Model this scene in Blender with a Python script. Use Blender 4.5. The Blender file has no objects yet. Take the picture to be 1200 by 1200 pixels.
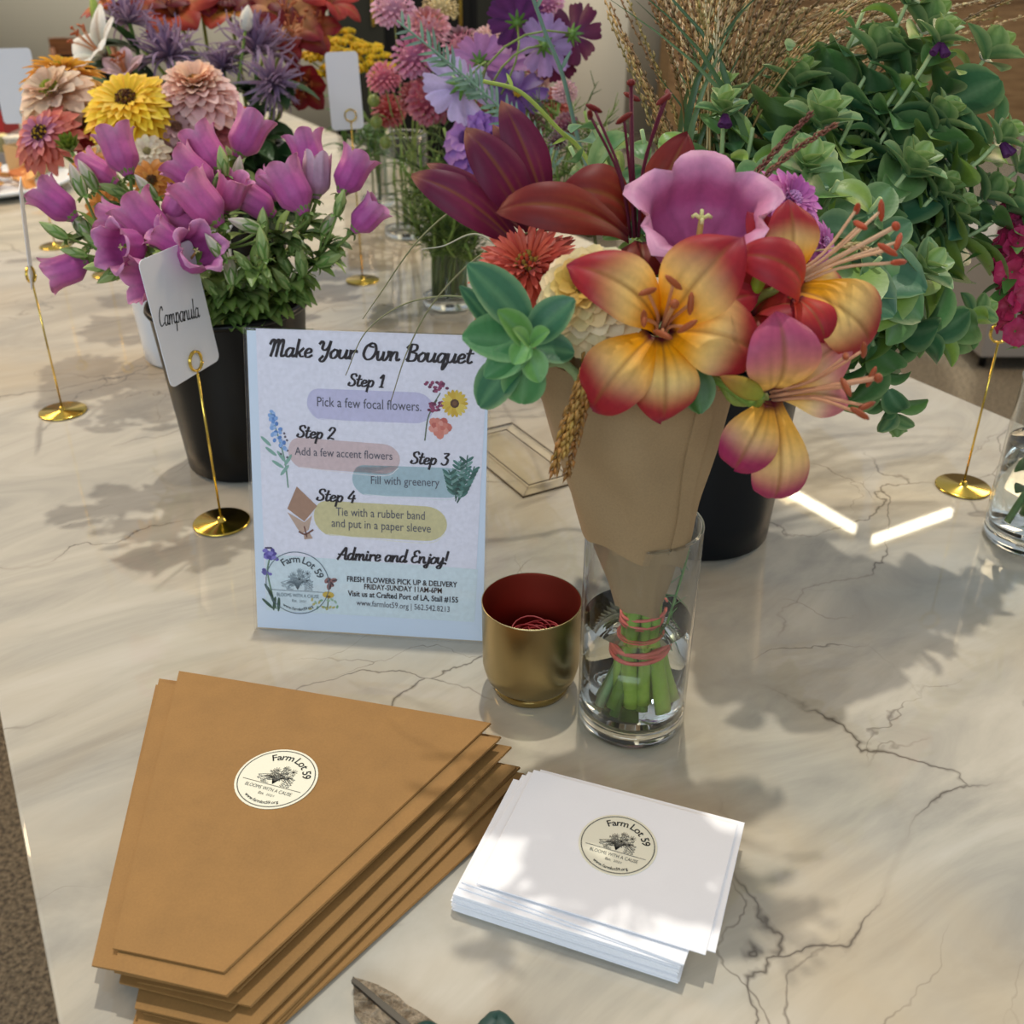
import bpy, bmesh, math, random
from mathutils import Vector, Matrix
from math import sin, cos, pi, radians, sqrt, atan2

scene = bpy.context.scene
COL = scene.collection
V3 = Vector

# ------------------------------------------------------------------ camera
PITCH = radians(29.7)      # camera looks down by this much
CAM_H = 0.58               # height of the lens above the tabletop (z = 0 is the tabletop)
cam_data = bpy.data.cameras.new('camera')
cam_data.sensor_width = 36.0
cam_data.lens = 36.0
cam_data.clip_start = 0.02
cam_data.clip_end = 60
cam_data.dof.use_dof = True
cam_data.dof.focus_distance = 0.82
cam_data.dof.aperture_fstop = 9.0
cam = bpy.data.objects.new('camera', cam_data)
cam.location = (0, 0, CAM_H)
cam.rotation_euler = (pi / 2 - PITCH, 0, 0)
COL.objects.link(cam)
scene.camera = cam

# ------------------------------------------------------------------ world, sun, area lights, exposure
world = bpy.data.worlds.new('daylight')
scene.world = world
world.use_nodes = True
wn = world.node_tree.nodes
bg = wn['Background']
bg.inputs['Color'].default_value = (0.88, 0.93, 1.0, 1)
bg.inputs['Strength'].default_value = 0.43

sun_data = bpy.data.lights.new('sun', 'SUN')
sun_data.energy = 1.7
sun_data.angle = radians(1.4)
sun_data.color = (1.0, 0.94, 0.83)
sun = bpy.data.objects.new('sun', sun_data)
sun.rotation_euler = V3((0.03, 0.33, 1.0)).to_track_quat('Z', 'Y').to_euler()
sun.location = (0, 1, 2.4)
COL.objects.link(sun)

def area(name, loc, target, sx, sy, power, color):
    d = bpy.data.lights.new(name, 'AREA')
    d.shape = 'RECTANGLE'; d.size = sx; d.size_y = sy
    d.energy = power; d.color = color
    o = bpy.data.objects.new(name, d)
    o.location = loc
    o.rotation_euler = (V3(loc) - V3(target)).to_track_quat('Z', 'Y').to_euler()
    COL.objects.link(o)
    return o
area('warm_ceiling_lamp', (-2.6, 2.3, 1.9), (-0.7, 1.8, 0), 1.2, 1.2, 58, (1.0, 0.70, 0.40))
area('warm_ceiling_lamp', (2.7, 2.7, 1.8), (0.9, 1.7, -.2), 1.0, 1.0, 38, (1.0, 0.74, 0.46))
area('wall_fill', (-2.6, 6.4, 1.8), (-2.6, 9.0, -.2), 3.0, .5, 75, (1.0, 0.93, 0.80))  # added fill light to brighten the back wall, not a known fixture
area('wall_fill', (.9, 4.3, 1.8), (1.0, 6.2, -.1), 2.4, .5, 40, (1.0, 0.90, 0.74))  # second added fill, brightens the cream column

area('window_daylight', (-.9, -2.6, 1.75), (0, .8, .1), 3.0, 1.0, 56, (0.74, 0.88, 1.0))

vs = scene.view_settings
vs.view_transform = 'Standard'
vs.look = 'None'
vs.gamma = 1.0
vs.use_curve_mapping = False
vs.exposure = 0.0
scene.cycles.sample_clamp_indirect = 4.0
scene.cycles.transparent_max_bounces = 24
scene.cycles.max_bounces = 14
scene.cycles.transmission_bounces = 14

# ------------------------------------------------------------------ helpers: places
FW = V3((0, cos(PITCH), -sin(PITCH)))      # where the photographer looks
SU = V3((0, sin(PITCH), cos(PITCH)))
RT = V3((1, 0, 0))
EYE = V3((0, 0, CAM_H))

def sight(u, v):
    return RT * ((u - 600) / 1200) + FW - SU * ((v - 600) / 1200)

def on_level(u, v, z=0.0):
    d = sight(u, v)
    return EYE + d * ((z - CAM_H) / d.z)

def at(u, v, Y):
    d = sight(u, v)
    return EYE + d * (Y / d.y)

def span(px, Y):              # metres for a length seen as px at distance Y
    return px * (Y * 1.08) / 1200

def aim(r, u, c):
    """a direction: r to the right, u upward, c back towards the viewer"""
    return (RT * r + SU * u - FW * c).normalized()

def hx(s):
    def f(c):
        c /= 255.0
        return c / 12.92 if c <= 0.04045 else ((c + 0.055) / 1.055) ** 2.4
    return (f(int(s[0:2], 16)), f(int(s[2:4], 16)), f(int(s[4:6], 16)))

def mix(a, b, t):
    t = 0 if t < 0 else 1 if t > 1 else t
    return tuple(a[i] + (b[i] - a[i]) * t for i in range(3))

def sst(a, b, x):
    t = (x - a) / (b - a)
    t = 0 if t < 0 else 1 if t > 1 else t
    return t * t * (3 - 2 * t)

def jit(c, r, rng):
    k = 1 + rng.uniform(-r, r)
    return tuple(max(0, x * k * (1 + rng.uniform(-r, r) * 0.4)) for x in c)

# ------------------------------------------------------------------ helpers: meshes
class M:
    def __init__(s):
        s.v = []; s.f = []; s.c = []; s.mi = []; s.k = 0
    def add(s, vs_, fs_, col=(1, 1, 1), cols=None):
        n = len(s.v)
        s.v.extend(vs_)
        s.c.extend(cols if cols else [col] * len(vs_))
        for f in fs_:
            s.f.append(tuple(n + i for i in f)); s.mi.append(s.k)
        return s
    def grid(s, rows, closed=False, cols=None, col=(1, 1, 1)):
        """rows: list of equal-length vertex rows"""
        nu, nv = len(rows), len(rows[0])
        fs_ = []
        for i in range(nu - 1):
            for j in range(nv if closed else nv - 1):
                k = (j + 1) % nv
                fs_.append((i * nv + j, i * nv + k, (i + 1) * nv + k, (i + 1) * nv + j))
        s.add([p for r in rows for p in r], fs_, col, [c for r in cols for c in r] if cols else None)
        return s
    def tube(s, pts, rad, seg=6, col=(1, 1, 1), col2=None, caps=True, flat=1.0):
        n = len(pts)
        pts = [V3(p) for p in pts]
        t0 = (pts[1] - pts[0]).normalized()
        up = V3((0, 0, 1)) if abs(t0.z) < .9 else V3((1, 0, 0))
        nx = t0.cross(up).normalized()
        vs_, cs = [], []
        for i, p in enumerate(pts):
            t = (pts[min(i + 1, n - 1)] - pts[max(i - 1, 0)])
            if t.length < 1e-9: t = t0
            t.normalize()
            nx = (nx - t * nx.dot(t))
            if nx.length < 1e-6: nx = t.orthogonal()
            nx.normalize()
            ny = t.cross(nx)
            r = rad[i] if isinstance(rad, (list, tuple)) else rad
            for j in range(seg):
                a = 2 * pi * j / seg
                vs_.append(p + nx * (r * cos(a)) + ny * (r * sin(a) * flat))
                cs.append(mix(col, col2, i / (n - 1)) if col2 else col)
        fs_ = []
        for i in range(n - 1):
            for j in range(seg):
                k = (j + 1) % seg
                fs_.append((i * seg + j, i * seg + k, (i + 1) * seg + k, (i + 1) * seg + j))
        if caps:
            fs_.append(tuple(reversed(range(seg)))); fs_.append(tuple((n - 1) * seg + j for j in range(seg)))
        s.add(vs_, fs_, col, cs)
        return s
    def lathe(s, prof, c=(0, 0, 0), seg=48, col=(1, 1, 1), fr=None):
        """prof: list of (r, z); r = 0 ends close themselves"""
        c = V3(c)
        rows = []
        for r, z in prof:
            row = []
            for j in range(seg):
                a = 2 * pi * j / seg
                p = (r * cos(a), r * sin(a), z)
                row.append(fr(*p) if fr else c + V3(p))
            rows.append(row)
        return s.grid(rows, True, None, col)
    def box(s, lo, hi, col=(1, 1, 1), fr=None):
        p = [(x, y, z) for z in (lo[2], hi[2]) for y in (lo[1], hi[1]) for x in (lo[0], hi[0])]
        p = [fr(*q) if fr else V3(q) for q in p]
        return s.add(p, [(0, 2, 3, 1), (4, 5, 7, 6), (0, 1, 5, 4), (2, 6, 7, 3), (0, 4, 6, 2), (1, 3, 7, 5)], col)
    def ball(s, c, r, col=(1, 1, 1), nu=6, nv=8, sz=1.0, ax=None):
        c = V3(c)
        fr = frame(c, ax) if ax is not None else None
        rows = []
        for i in range(nu + 1):
            a = pi * i / nu
            row = []
            for j in range(nv):
                b = 2 * pi * j / nv
                q = (r * sin(a) * cos(b), r * sin(a) * sin(b), r * cos(a) * sz)
                row.append(fr(*q) if fr else c + V3(q))
            rows.append(row)
        return s.grid(rows, True, None, col)
    def prism(s, poly, z0, z1, fr=None, col=(1, 1, 1)):
        n = len(poly)
        f = fr or (lambda x, y, z: V3((x, y, z)))
        vs_ = [f(x, y, z0) for x, y in poly] + [f(x, y, z1) for x, y in poly]
        fs_ = [tuple(reversed(range(n))), tuple(range(n, 2 * n))]
        for i in range(n):
            k = (i + 1) % n
            fs_.append((i, k, n + k, n + i))
        return s.add(vs_, fs_, col)
    def build(s, name, mats, parent=None, origin=(0, 0, 0), smooth=True, angle=None, weld=False):
        o0 = V3(origin)
        me = bpy.data.meshes.new(name)
        me.from_pydata([tuple(V3(p) - o0) for p in s.v], [], s.f)
        if not isinstance(mats, (list, tuple)): mats = [mats]
        for m in mats: me.materials.append(m)
        if len(mats) > 1: me.polygons.foreach_set('material_index', s.mi)
        at_ = me.color_attributes.new('tint', 'FLOAT_COLOR', 'POINT')
        flat = []
        for c in s.c: flat.extend((c[0], c[1], c[2], 1.0))
        at_.data.foreach_set('color', flat)
        if weld:
            bm = bmesh.new(); bm.from_mesh(me)
            bmesh.ops.remove_doubles(bm, verts=bm.verts, dist=1e-6)
            bmesh.ops.recalc_face_normals(bm, faces=bm.faces)
            bm.to_mesh(me); bm.free()
        if smooth:
            me.polygons.foreach_set('use_smooth', [True] * len(me.polygons))
            if angle is not None: me.set_sharp_from_angle(angle=radians(angle))
        me.update()
        ob = bpy.data.objects.new(name, me)
        COL.objects.link(ob)
        if parent is not None: ob.parent = parent
        else: ob.location = o0
        return ob

def tag(o, label, cat, group=None, kind=None):
    if label: o['label'] = label
    if cat: o['category'] = cat
    if group: o['group'] = group
    if kind: o['kind'] = kind
    return o

class Thing:
    """an Empty at the thing's base that parents its parts"""
    def __init__(s, name, label, cat, loc=(0, 0, 0), group=None):
        s.o = bpy.data.objects.new(name, None)
        s.o.empty_display_size = 0.02
        s.o.location = loc
        COL.objects.link(s.o)
        s.loc = V3(loc)
        tag(s.o, label, cat, group, 'thing' if 'grass' in name else None)
    def part(s, name, m, mat, parent=None, label=None, **k):
        ob = m.build(name, mat, parent or s.o, s.loc, **k)
        if label: ob['label'] = label
        return ob

def solo(name, label, cat, m, mat, loc, group=None, **k):
    return tag(m.build(name, mat, None, loc, **k), label, cat, group)

def struct(name, m, mat, loc=(0, 0, 0), **k):
    o = m.build(name, mat, None, loc, **k)
    o['kind'] = 'structure'
    return o

def frame(o, axis, roll=0.0):
    """local x,y,z -> world, z along axis; seen along the axis x points right and y up"""
    z = V3(axis).normalized()
    x = RT - z * RT.dot(z)
    if x.length < 0.05: x = SU - z * SU.dot(z)
    x.normalize()
    y = z.cross(x)
    c, s_ = cos(roll), sin(roll)
    x, y = x * c + y * s_, y * c - x * s_
    o = V3(o)
    return lambda a, b, d: o + x * a + y * b + z * d

def spline(pts, n=6):
    """smooth curve through points"""
    P = [V3(p) for p in pts]
    if len(P) < 3:
        return [P[0].lerp(P[1], i / n) for i in range(n + 1)]
    out = []
    for i in range(len(P) - 1):
        p0 = P[i - 1] if i else P[0] * 2 - P[1]
        p3 = P[i + 2] if i + 2 < len(P) else P[-1] * 2 - P[-2]
        p1, p2 = P[i], P[i + 1]
        for k in range(n):
            t = k / n
            out.append(0.5 * ((2 * p1) + (p2 - p0) * t + (2 * p0 - 5 * p1 + 4 * p2 - p3) * t * t + (3 * p1 - p0 - 3 * p2 + p3) * t ** 3))
    out.append(P[-1])
    return out

def bow(b, h, axis, n=10, up=0.55, end=0.35):
    """stem path from base b to head h, leaving upward and arriving along axis"""
    b, h, axis = V3(b), V3(h), V3(axis).normalized()
    L = (h - b).length
    c1 = b + V3((0, 0, 1)) * (L * up) + (h - b) * 0.1
    c2 = h - axis * (L * end)
    out = []
    for i in range(n + 1):
        t = i / n
        out.append(b * (1 - t) ** 3 + c1 * (3 * t * (1 - t) ** 2) + c2 * (3 * t * t * (1 - t)) + h * t ** 3)
    return out

# ------------------------------------------------------------------ materials
def mat(name, base=(.8, .8, .8), rough=.5, metal=0.0, **kw):
    m = bpy.data.materials.new(name)
    m.use_nodes = True
    b = m.node_tree.nodes['Principled BSDF']
    b.inputs['Base Color'].default_value = (*base, 1)
    b.inputs['Roughness'].default_value = rough
    b.inputs['Metallic'].default_value = metal
    for k, v in kw.items():
        b.inputs[k].default_value = v
    return m

def nodes(m):
    t = m.node_tree
    return t.nodes, t.links, t.nodes['Principled BSDF']

def tinted(name, rough, transl, spec=.4, sheen=0.0, bump=0.0):
    m = mat(name, rough=rough)
    n, l, b = nodes(m)
    b.inputs['Specular IOR Level'].default_value = spec
    b.inputs['Sheen Weight'].default_value = sheen
    a = n.new('ShaderNodeAttribute'); a.attribute_name = 'tint'
    tex = n.new('ShaderNodeTexNoise'); tex.inputs['Scale'].default_value = 260
    geo = n.new('ShaderNodeNewGeometry'); l.new(geo.outputs['Position'], tex.inputs['Vector'])
    mp = n.new('ShaderNodeMapRange'); mp.inputs['To Min'].default_value = .86; mp.inputs['To Max'].default_value = 1.12
    l.new(tex.outputs['Fac'], mp.inputs['Value'])
    mul = n.new('ShaderNodeVectorMath'); mul.operation = 'SCALE'
    l.new(a.outputs['Color'], mul.inputs[0]); l.new(mp.outputs['Result'], mul.inputs['Scale'])
    l.new(mul.outputs['Vector'], b.inputs['Base Color'])
    if bump:
        bp = n.new('ShaderNodeBump'); bp.inputs['Strength'].default_value = bump; bp.inputs['Distance'].default_value = .002
        l.new(tex.outputs['Fac'], bp.inputs['Height']); l.new(bp.outputs['Normal'], b.inputs['Normal'])
    if transl:
        tr = n.new('ShaderNodeBsdfTranslucent'); l.new(mul.outputs['Vector'], tr.inputs['Color'])
        mx = n.new('ShaderNodeMixShader'); mx.inputs['Fac'].default_value = transl
        out = n['Material Output']
        l.new(b.outputs['BSDF'], mx.inputs[1]); l.new(tr.outputs['BSDF'], mx.inputs[2])
        l.new(mx.outputs['Shader'], out.inputs['Surface'])
    return m

PETAL = tinted('petal', .5, .28, .35, .1)
WAXY = tinted('waxy_petal', .52, .24, .3)
LEAF = tinted('leaf', .42, .2, .45, 0, .15)
STEM = tinted('stem', .5, 0, .4)
INK = tinted('printed_ink', .6, 0, .2)

def paper(name, base, var=.06, rough=.75, scale=45, bump=.12):
    m = mat(name, base, rough)
    n, l, b = nodes(m)
    geo = n.new('ShaderNodeNewGeometry')
    t1 = n.new('ShaderNodeTexNoise'); t1.inputs['Scale'].default_value = scale; t1.inputs['Detail'].default_value = 6
    t2 = n.new('ShaderNodeTexNoise'); t2.inputs['Scale'].default_value = 700; t2.inputs['Detail'].default_value = 2
    l.new(geo.outputs['Position'], t1.inputs['Vector']); l.new(geo.outputs['Position'], t2.inputs['Vector'])
    ad = n.new('ShaderNodeMath'); ad.operation = 'ADD'
    l.new(t1.outputs['Fac'], ad.inputs[0]); l.new(t2.outputs['Fac'], ad.inputs[1])
    mp = n.new('ShaderNodeMapRange'); mp.inputs['From Min'].default_value = .5; mp.inputs['From Max'].default_value = 1.5
    mp.inputs['To Min'].default_value = 1 - var; mp.inputs['To Max'].default_value = 1 + var
    l.new(ad.outputs['Value'], mp.inputs['Value'])
    sc = n.new('ShaderNodeVectorMath'); sc.operation = 'SCALE'; sc.inputs[0].default_value = base
    l.new(mp.outputs['Result'], sc.inputs['Scale']); l.new(sc.outputs['Vector'], b.inputs['Base Color'])
    bp = n.new('ShaderNodeBump'); bp.inputs['Strength'].default_value = bump; bp.inputs['Distance'].default_value = .001
    l.new(t1.outputs['Fac'], bp.inputs['Height']); l.new(bp.outputs['Normal'], b.inputs['Normal'])
    return m

KRAFT = paper('kraft_paper', hx('956E3A'), .15)
KRAFT_CONE = paper('kraft_paper_cone', hx('927A57'), .14, .75, 26, .5)
WHITE_PAPER = paper('white_paper', hx('F2F3F6'), .02, .7)
CARD = paper('white_card', hx('E6E8EE'), .015, .5)
STICKER = paper('cream_sticker', hx('EBE8D2'), .01, .45)
GOLD = mat('polished_gold', hx('DCBC58'), .16, 1.0)
BRASS = mat('brushed_brass', hx('A9986E'), .30, 1.0)
BLACK_PLASTIC = mat('black_plastic', hx('08090A'), .35, 0, **{'Specular IOR Level': .25})
NAVY_PLASTIC = mat('blue_black_plastic', hx('0A1016'), .4, 0, **{'Specular IOR Level': .25})
WHITE_ENAMEL = mat('white_enamel', hx('D5DCE4'), .3)
RUBBER = mat('red_rubber', hx('DC6C60'), .5)
RUBBER_DARK = mat('dark_red_rubber', hx('A23438'), .5)

def thin_glass(name, tint=(1, 1, 1), rough=.02, ior=1.5, dens=1.0):
    m = bpy.data.materials.new(name); m.use_nodes = True
    n, l = m.node_tree.nodes, m.node_tree.links
    n.clear()
    out = n.new('ShaderNodeOutputMaterial')
    tr = n.new('ShaderNodeBsdfTransparent'); tr.inputs['Color'].default_value = (*tint, 1)
    gl = n.new('ShaderNodeBsdfGlossy'); gl.inputs['Roughness'].default_value = rough
    lw = n.new('ShaderNodeLayerWeight'); lw.inputs['Blend'].default_value = .5
    pw = n.new('ShaderNodeMath'); pw.operation = 'POWER'; pw.inputs[1].default_value = 4.0; l.new(lw.outputs['Facing'], pw.inputs[0])
    fr = n.new('ShaderNodeMapRange'); f0 = ((ior - 1) / (ior + 1)) ** 2
    fr.inputs['To Min'].default_value = f0; fr.inputs['To Max'].default_value = .85; l.new(pw.outputs[0], fr.inputs['Value'])
    mx = n.new('ShaderNodeMixShader')
    l.new(fr.outputs['Result'], mx.inputs['Fac']); l.new(tr.outputs['BSDF'], mx.inputs[1]); l.new(gl.outputs['BSDF'], mx.inputs[2])
    l.new(mx.outputs['Shader'], out.inputs['Surface'])
    return m
GLASS = thin_glass('clear_glass', (.975, .985, .98))
ACRYLIC = thin_glass('clear_acrylic', (.99, .993, .997), .02, 1.45)
WATER = mat('water', (.96, .99, .97), .0, 0, **{'Transmission Weight': 1.0, 'IOR': 1.33})
GLASS_SOLID = mat('thick_glass', (.95, .98, .96), .0, 0, **{'Transmission Weight': 1.0, 'IOR': 1.45})

def marble():
    m = mat('marble', rough=.022)
    n, l, b = nodes(m)
    b.inputs['Specular IOR Level'].default_value = .55
    tc = n.new('ShaderNodeTexCoord')
    mp = n.new('ShaderNodeMapping'); mp.inputs['Rotation'].default_value = (0, 0, radians(-35)); mp.inputs['Location'].default_value = (.35, .12, 0)
    l.new(tc.outputs['Object'], mp.inputs['Vector'])
    def noise(scale, detail, vec, dist=0, rough=.55):
        t = n.new('ShaderNodeTexNoise'); t.inputs['Scale'].default_value = scale; t.inputs['Detail'].default_value = detail
        t.inputs['Distortion'].default_value = dist; t.inputs['Roughness'].default_value = rough
        l.new(vec, t.inputs['Vector']); return t
    def ramp(fac, stops):
        r = n.new('ShaderNodeValToRGB'); e = r.color_ramp.elements
        while len(e) < len(stops): e.new(.5)
        for k, (p, c) in enumerate(stops):
            e[k].position = p; e[k].color = (*c, 1) if len(c) == 3 else c
        l.new(fac, r.inputs['Fac']); return r
    def mixc(fac, a, c, mode='MIX'):
        x = n.new('ShaderNodeMix'); x.data_type = 'RGBA'; x.blend_type = mode
        if hasattr(fac, 'is_linked'): l.new(fac, x.inputs[0])
        else: x.inputs[0].default_value = fac
        for s_, q in ((6, a), (7, c)):
            if hasattr(q, 'is_linked'): l.new(q, x.inputs[s_])
            else: x.inputs[s_].default_value = (*q, 1)
        return x.outputs[2]
    # stretched coordinates for the drifting clouds
    st = n.new('ShaderNodeMapping'); st.inputs['Scale'].default_value = (1.0, 2.6, 1)
    l.new(mp.outputs['Vector'], st.inputs['Vector'])
    cloud = noise(3.2, 8, st.outputs['Vector'], 1.6, .6)
    base = ramp(cloud.outputs['Fac'], [(.28, hx('98948A')), (.43, hx('ABA699')), (.55, hx('B8B2A3')), (.75, hx('C4BFB2'))])
    warm = noise(2.1, 5, mp.outputs['Vector'], .8)
    wr = ramp(warm.outputs['Fac'], [(.44, (0, 0, 0)), (.68, (1, 1, 1))])
    wm = n.new('ShaderNodeMath'); wm.operation = 'MULTIPLY'; wm.inputs[1].default_value = .5
    l.new(wr.outputs['Color'], wm.inputs[0])
    c1 = mixc(wm.outputs[0], base.outputs['Color'], hx('B59F78'))
    # crack veins: distance to the edges of warped cells
    wv = noise(3.2, 6, mp.outputs['Vector'], .2, .50)
    sub = n.new('ShaderNodeVectorMath'); sub.operation = 'SUBTRACT'; sub.inputs[1].default_value = (.5, .5, .5)
    l.new(wv.outputs['Color'], sub.inputs[0])
    scl = n.new('ShaderNodeVectorMath'); scl.operation = 'SCALE'; scl.inputs['Scale'].default_value = .34
    l.new(sub.outputs['Vector'], scl.inputs[0])
    addv = n.new('ShaderNodeVectorMath'); l.new(mp.outputs['Vector'], addv.inputs[0]); l.new(scl.outputs['Vector'], addv.inputs[1])
    def cracks(scale, w, strength, colr, prev, maskscale, lo, hi, stretch):
        s2 = n.new('ShaderNodeMapping'); s2.inputs['Scale'].default_value = stretch; s2.inputs['Location'].default_value = (scale * .37, scale * .11, 0)
        l.new(addv.outputs['Vector'], s2.inputs['Vector'])
        vo = n.new('ShaderNodeTexVoronoi'); vo.feature = 'DISTANCE_TO_EDGE'; vo.inputs['Scale'].default_value = scale
        l.new(s2.outputs['Vector'], vo.inputs['Vector'])
        r1 = ramp(vo.outputs['Distance'], [(0, (1, 1, 1)), (w * .45, (.75, .75, .75)), (w, (0, 0, 0))])
        mk = noise(maskscale, 3, mp.outputs['Vector'])
        r2 = ramp(mk.outputs['Fac'], [(lo, (0, 0, 0)), (hi, (1, 1, 1))])
        mu = n.new('ShaderNodeMath'); mu.operation = 'MULTIPLY'
        l.new(r1.outputs['Color'], mu.inputs[0]); l.new(r2.outputs['Color'], mu.inputs[1])
        m2 = n.new('ShaderNodeMath'); m2.operation = 'MULTIPLY'; m2.inputs[1].default_value = strength
        l.new(mu.outputs[0], m2.inputs[0])
        return mixc(m2.outputs[0], prev, colr)
    c2 = cracks(2.6, .026, .20, hx('8A8172'), c1, 3.0, .40, .62, (1, 1.6, 1))      # broad soft halo
    c3 = cracks(2.6, .0050, .85, hx('4A4036'), c2, 4.4, .46, .58, (1, 1.6, 1))
    c4 = cracks(4.6, .0065, .7, hx('5C5145'), c3, 4.5, .52, .64, (1, 2.4, 1))
    # pale scratches
    c5 = cracks(2.4, .007, .5, hx('DEDACF'), c4, 3.0, .60, .68, (2.6, .5, 1))
    l.new(c5, b.inputs['Base Color'])
    return m
MARBLE = marble()

def speckle(name, c1, c2, scale, rough=.95):
    m = mat(name, c1, rough)
    n, l, b = nodes(m)
    tc = n.new('ShaderNodeTexCoord')
    t = n.new('ShaderNodeTexNoise'); t.inputs['Scale'].default_value = scale; t.inputs['Detail'].default_value = 5; t.inputs['Roughness'].default_value = .7
    l.new(tc.outputs['Object'], t.inputs['Vector'])
    r = n.new('ShaderNodeValToRGB'); r.color_ramp.elements[0].position = .40; r.color_ramp.elements[1].position = .60
    r.color_ramp.elements[0].color = (*c1, 1); r.color_ramp.elements[1].color = (*c2, 1)
    l.new(t.outputs['Fac'], r.inputs['Fac']); l.new(r.outputs['Color'], b.inputs['Base Color'])
    bp = n.new('ShaderNodeBump'); bp.inputs['Strength'].default_value = .6; bp.inputs['Distance'].default_value = .01
    l.new(t.outputs['Fac'], bp.inputs['Height']); l.new(bp.outputs['Normal'], b.inputs['Normal'])
    return m
CARPET = speckle('carpet', hx('50493E'), hx('92866F'), 110)
CREAM_WALL = mat('cream_wall_paint', hx('CFCABB'), .8)
CEIL = mat('cream_ceiling_paint', hx('E0D2B2'), .8)
DARK_TRIM = mat('dark_trim', hx('3A342C'), .6)

def wood(name, c1, c2, scale=6):
    m = mat(name, c1, .45)
    n, l, b = nodes(m)
    tc = n.new('ShaderNodeTexCoord'); mp = n.new('ShaderNodeMapping'); mp.inputs['Scale'].default_value = (1, 1, 9)
    l.new(tc.outputs['Object'], mp.inputs['Vector'])
    t = n.new('ShaderNodeTexNoise'); t.inputs['Scale'].default_value = scale; t.inputs['Detail'].default_value = 4
    l.new(mp.outputs['Vector'], t.inputs['Vector'])
    r = n.new('ShaderNodeValToRGB'); r.color_ramp.elements[0].position = .35; r.color_ramp.elements[1].position = .65
    r.color_ramp.elements[0].color = (*c1, 1); r.color_ramp.elements[1].color = (*c2, 1)
    l.new(t.outputs['Fac'], r.inputs['Fac']); l.new(r.outputs['Color'], b.inputs['Base Color'])
    return m
WOOD = wood('brown_wood', hx('8E6A42'), hx('B08A5C'))
CHAIR_WOOD = wood('dark_chair_wood', hx('6E3F1C'), hx('935A2A'))

def glow(name, color, strength):
    m = mat(name, color)
    b = m.node_tree.nodes['Principled BSDF']
    b.inputs['Emission Color'].default_value = (*color, 1)
    b.inputs['Emission Strength'].default_value = strength
    return m
LED = glow('led_strip', hx('FFF3D6'), 15.0)
# ================================================================== THE SETTING
TD = V3((-.646, 1.151, 0)).normalized()          # long direction of the table
TN = V3((TD.y, -TD.x, 0))                        # across it, to the right
T0 = on_level(0, 840)                            # a point of the left edge
def tab(along, across, z=0.0):
    return T0 + TD * along + TN * across + V3((0, 0, z))
TW = 1.265
tf = lambda x, y, z: tab(y, x, z)

struct('floor', M().add([V3((-7, -2.5, -.9)), V3((7, -2.5, -.9)), V3((7, 10, -.9)), V3((-7, 10, -.9))], [(0, 1, 2, 3)]), CARPET)
struct('wall_back', M().box((-7, 9.0, -.9), (7, 9.15, 1.9)), CREAM_WALL)
struct('wall_left', M().box((-5.6, 3.0, -.9), (-5.45, 9.0, 1.9)), CREAM_WALL)
q = at(625, 60, 5.6); q2 = at(735, 60, 5.6)
struct('wall_column', M().box((q.x, 5.6, -.9), (q2.x, 6.1, 1.9)), CREAM_WALL)
q = at(880, 100, 8.2)
w_ = M().box((q.x - .6, 8.3, -.9), (6.4, 8.9, .12))
w_.box((q.x - .62, 8.26, .12), (6.42, 8.92, .17))
for k in range(7):
    w_.box((q.x - .5 + k * .75, 8.28, -.8), (q.x + .14 + k * .75, 8.3, .06))
solo('wooden_sideboard', 'long brown wooden sideboard against the back wall behind the greenery', 'sideboard', w_, WOOD, (q.x + 2, 8.6, -.9), smooth=False)
DARKCAB = mat('dark_cabinet_lacquer', hx('0D0D0B'), .5, 0, **{'Specular IOR Level': .2})
GREYCAB = mat('grey_green_cabinet_lacquer', hx('2B2C25'), .5, 0, **{'Specular IOR Level': .2})
q = at(388, 60, 6.4); q2 = at(622, 60, 6.4)
t = Thing('tall_cabinet', 'tall near-black cabinet behind the pink pompon flowers at the top', 'cabinet', ((q.x + q2.x) / 2, 6.6, -.9))
t.part('body', M().box((q.x, 6.4, -.9), (q2.x, 7.0, 1.3)), DARKCAB, smooth=False)
qa = at(456, 60, 6.4).x; qb = at(556, 60, 6.4).x
for k, (a, b_) in enumerate(((q.x + .02, qa - .02), (qa + .02, qb - .02), (qb + .02, q2.x - .02))):
    d = t.part('door', M().box((a, 6.375, -.82), (b_, 6.4, 1.25)), (GREYCAB, DARKCAB, GREYCAB)[k], smooth=False)
    t.part('handle', M().box((b_ - .06, 6.34, .1), (b_ - .045, 6.375, .35)), GOLD, d, smooth=False)

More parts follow.
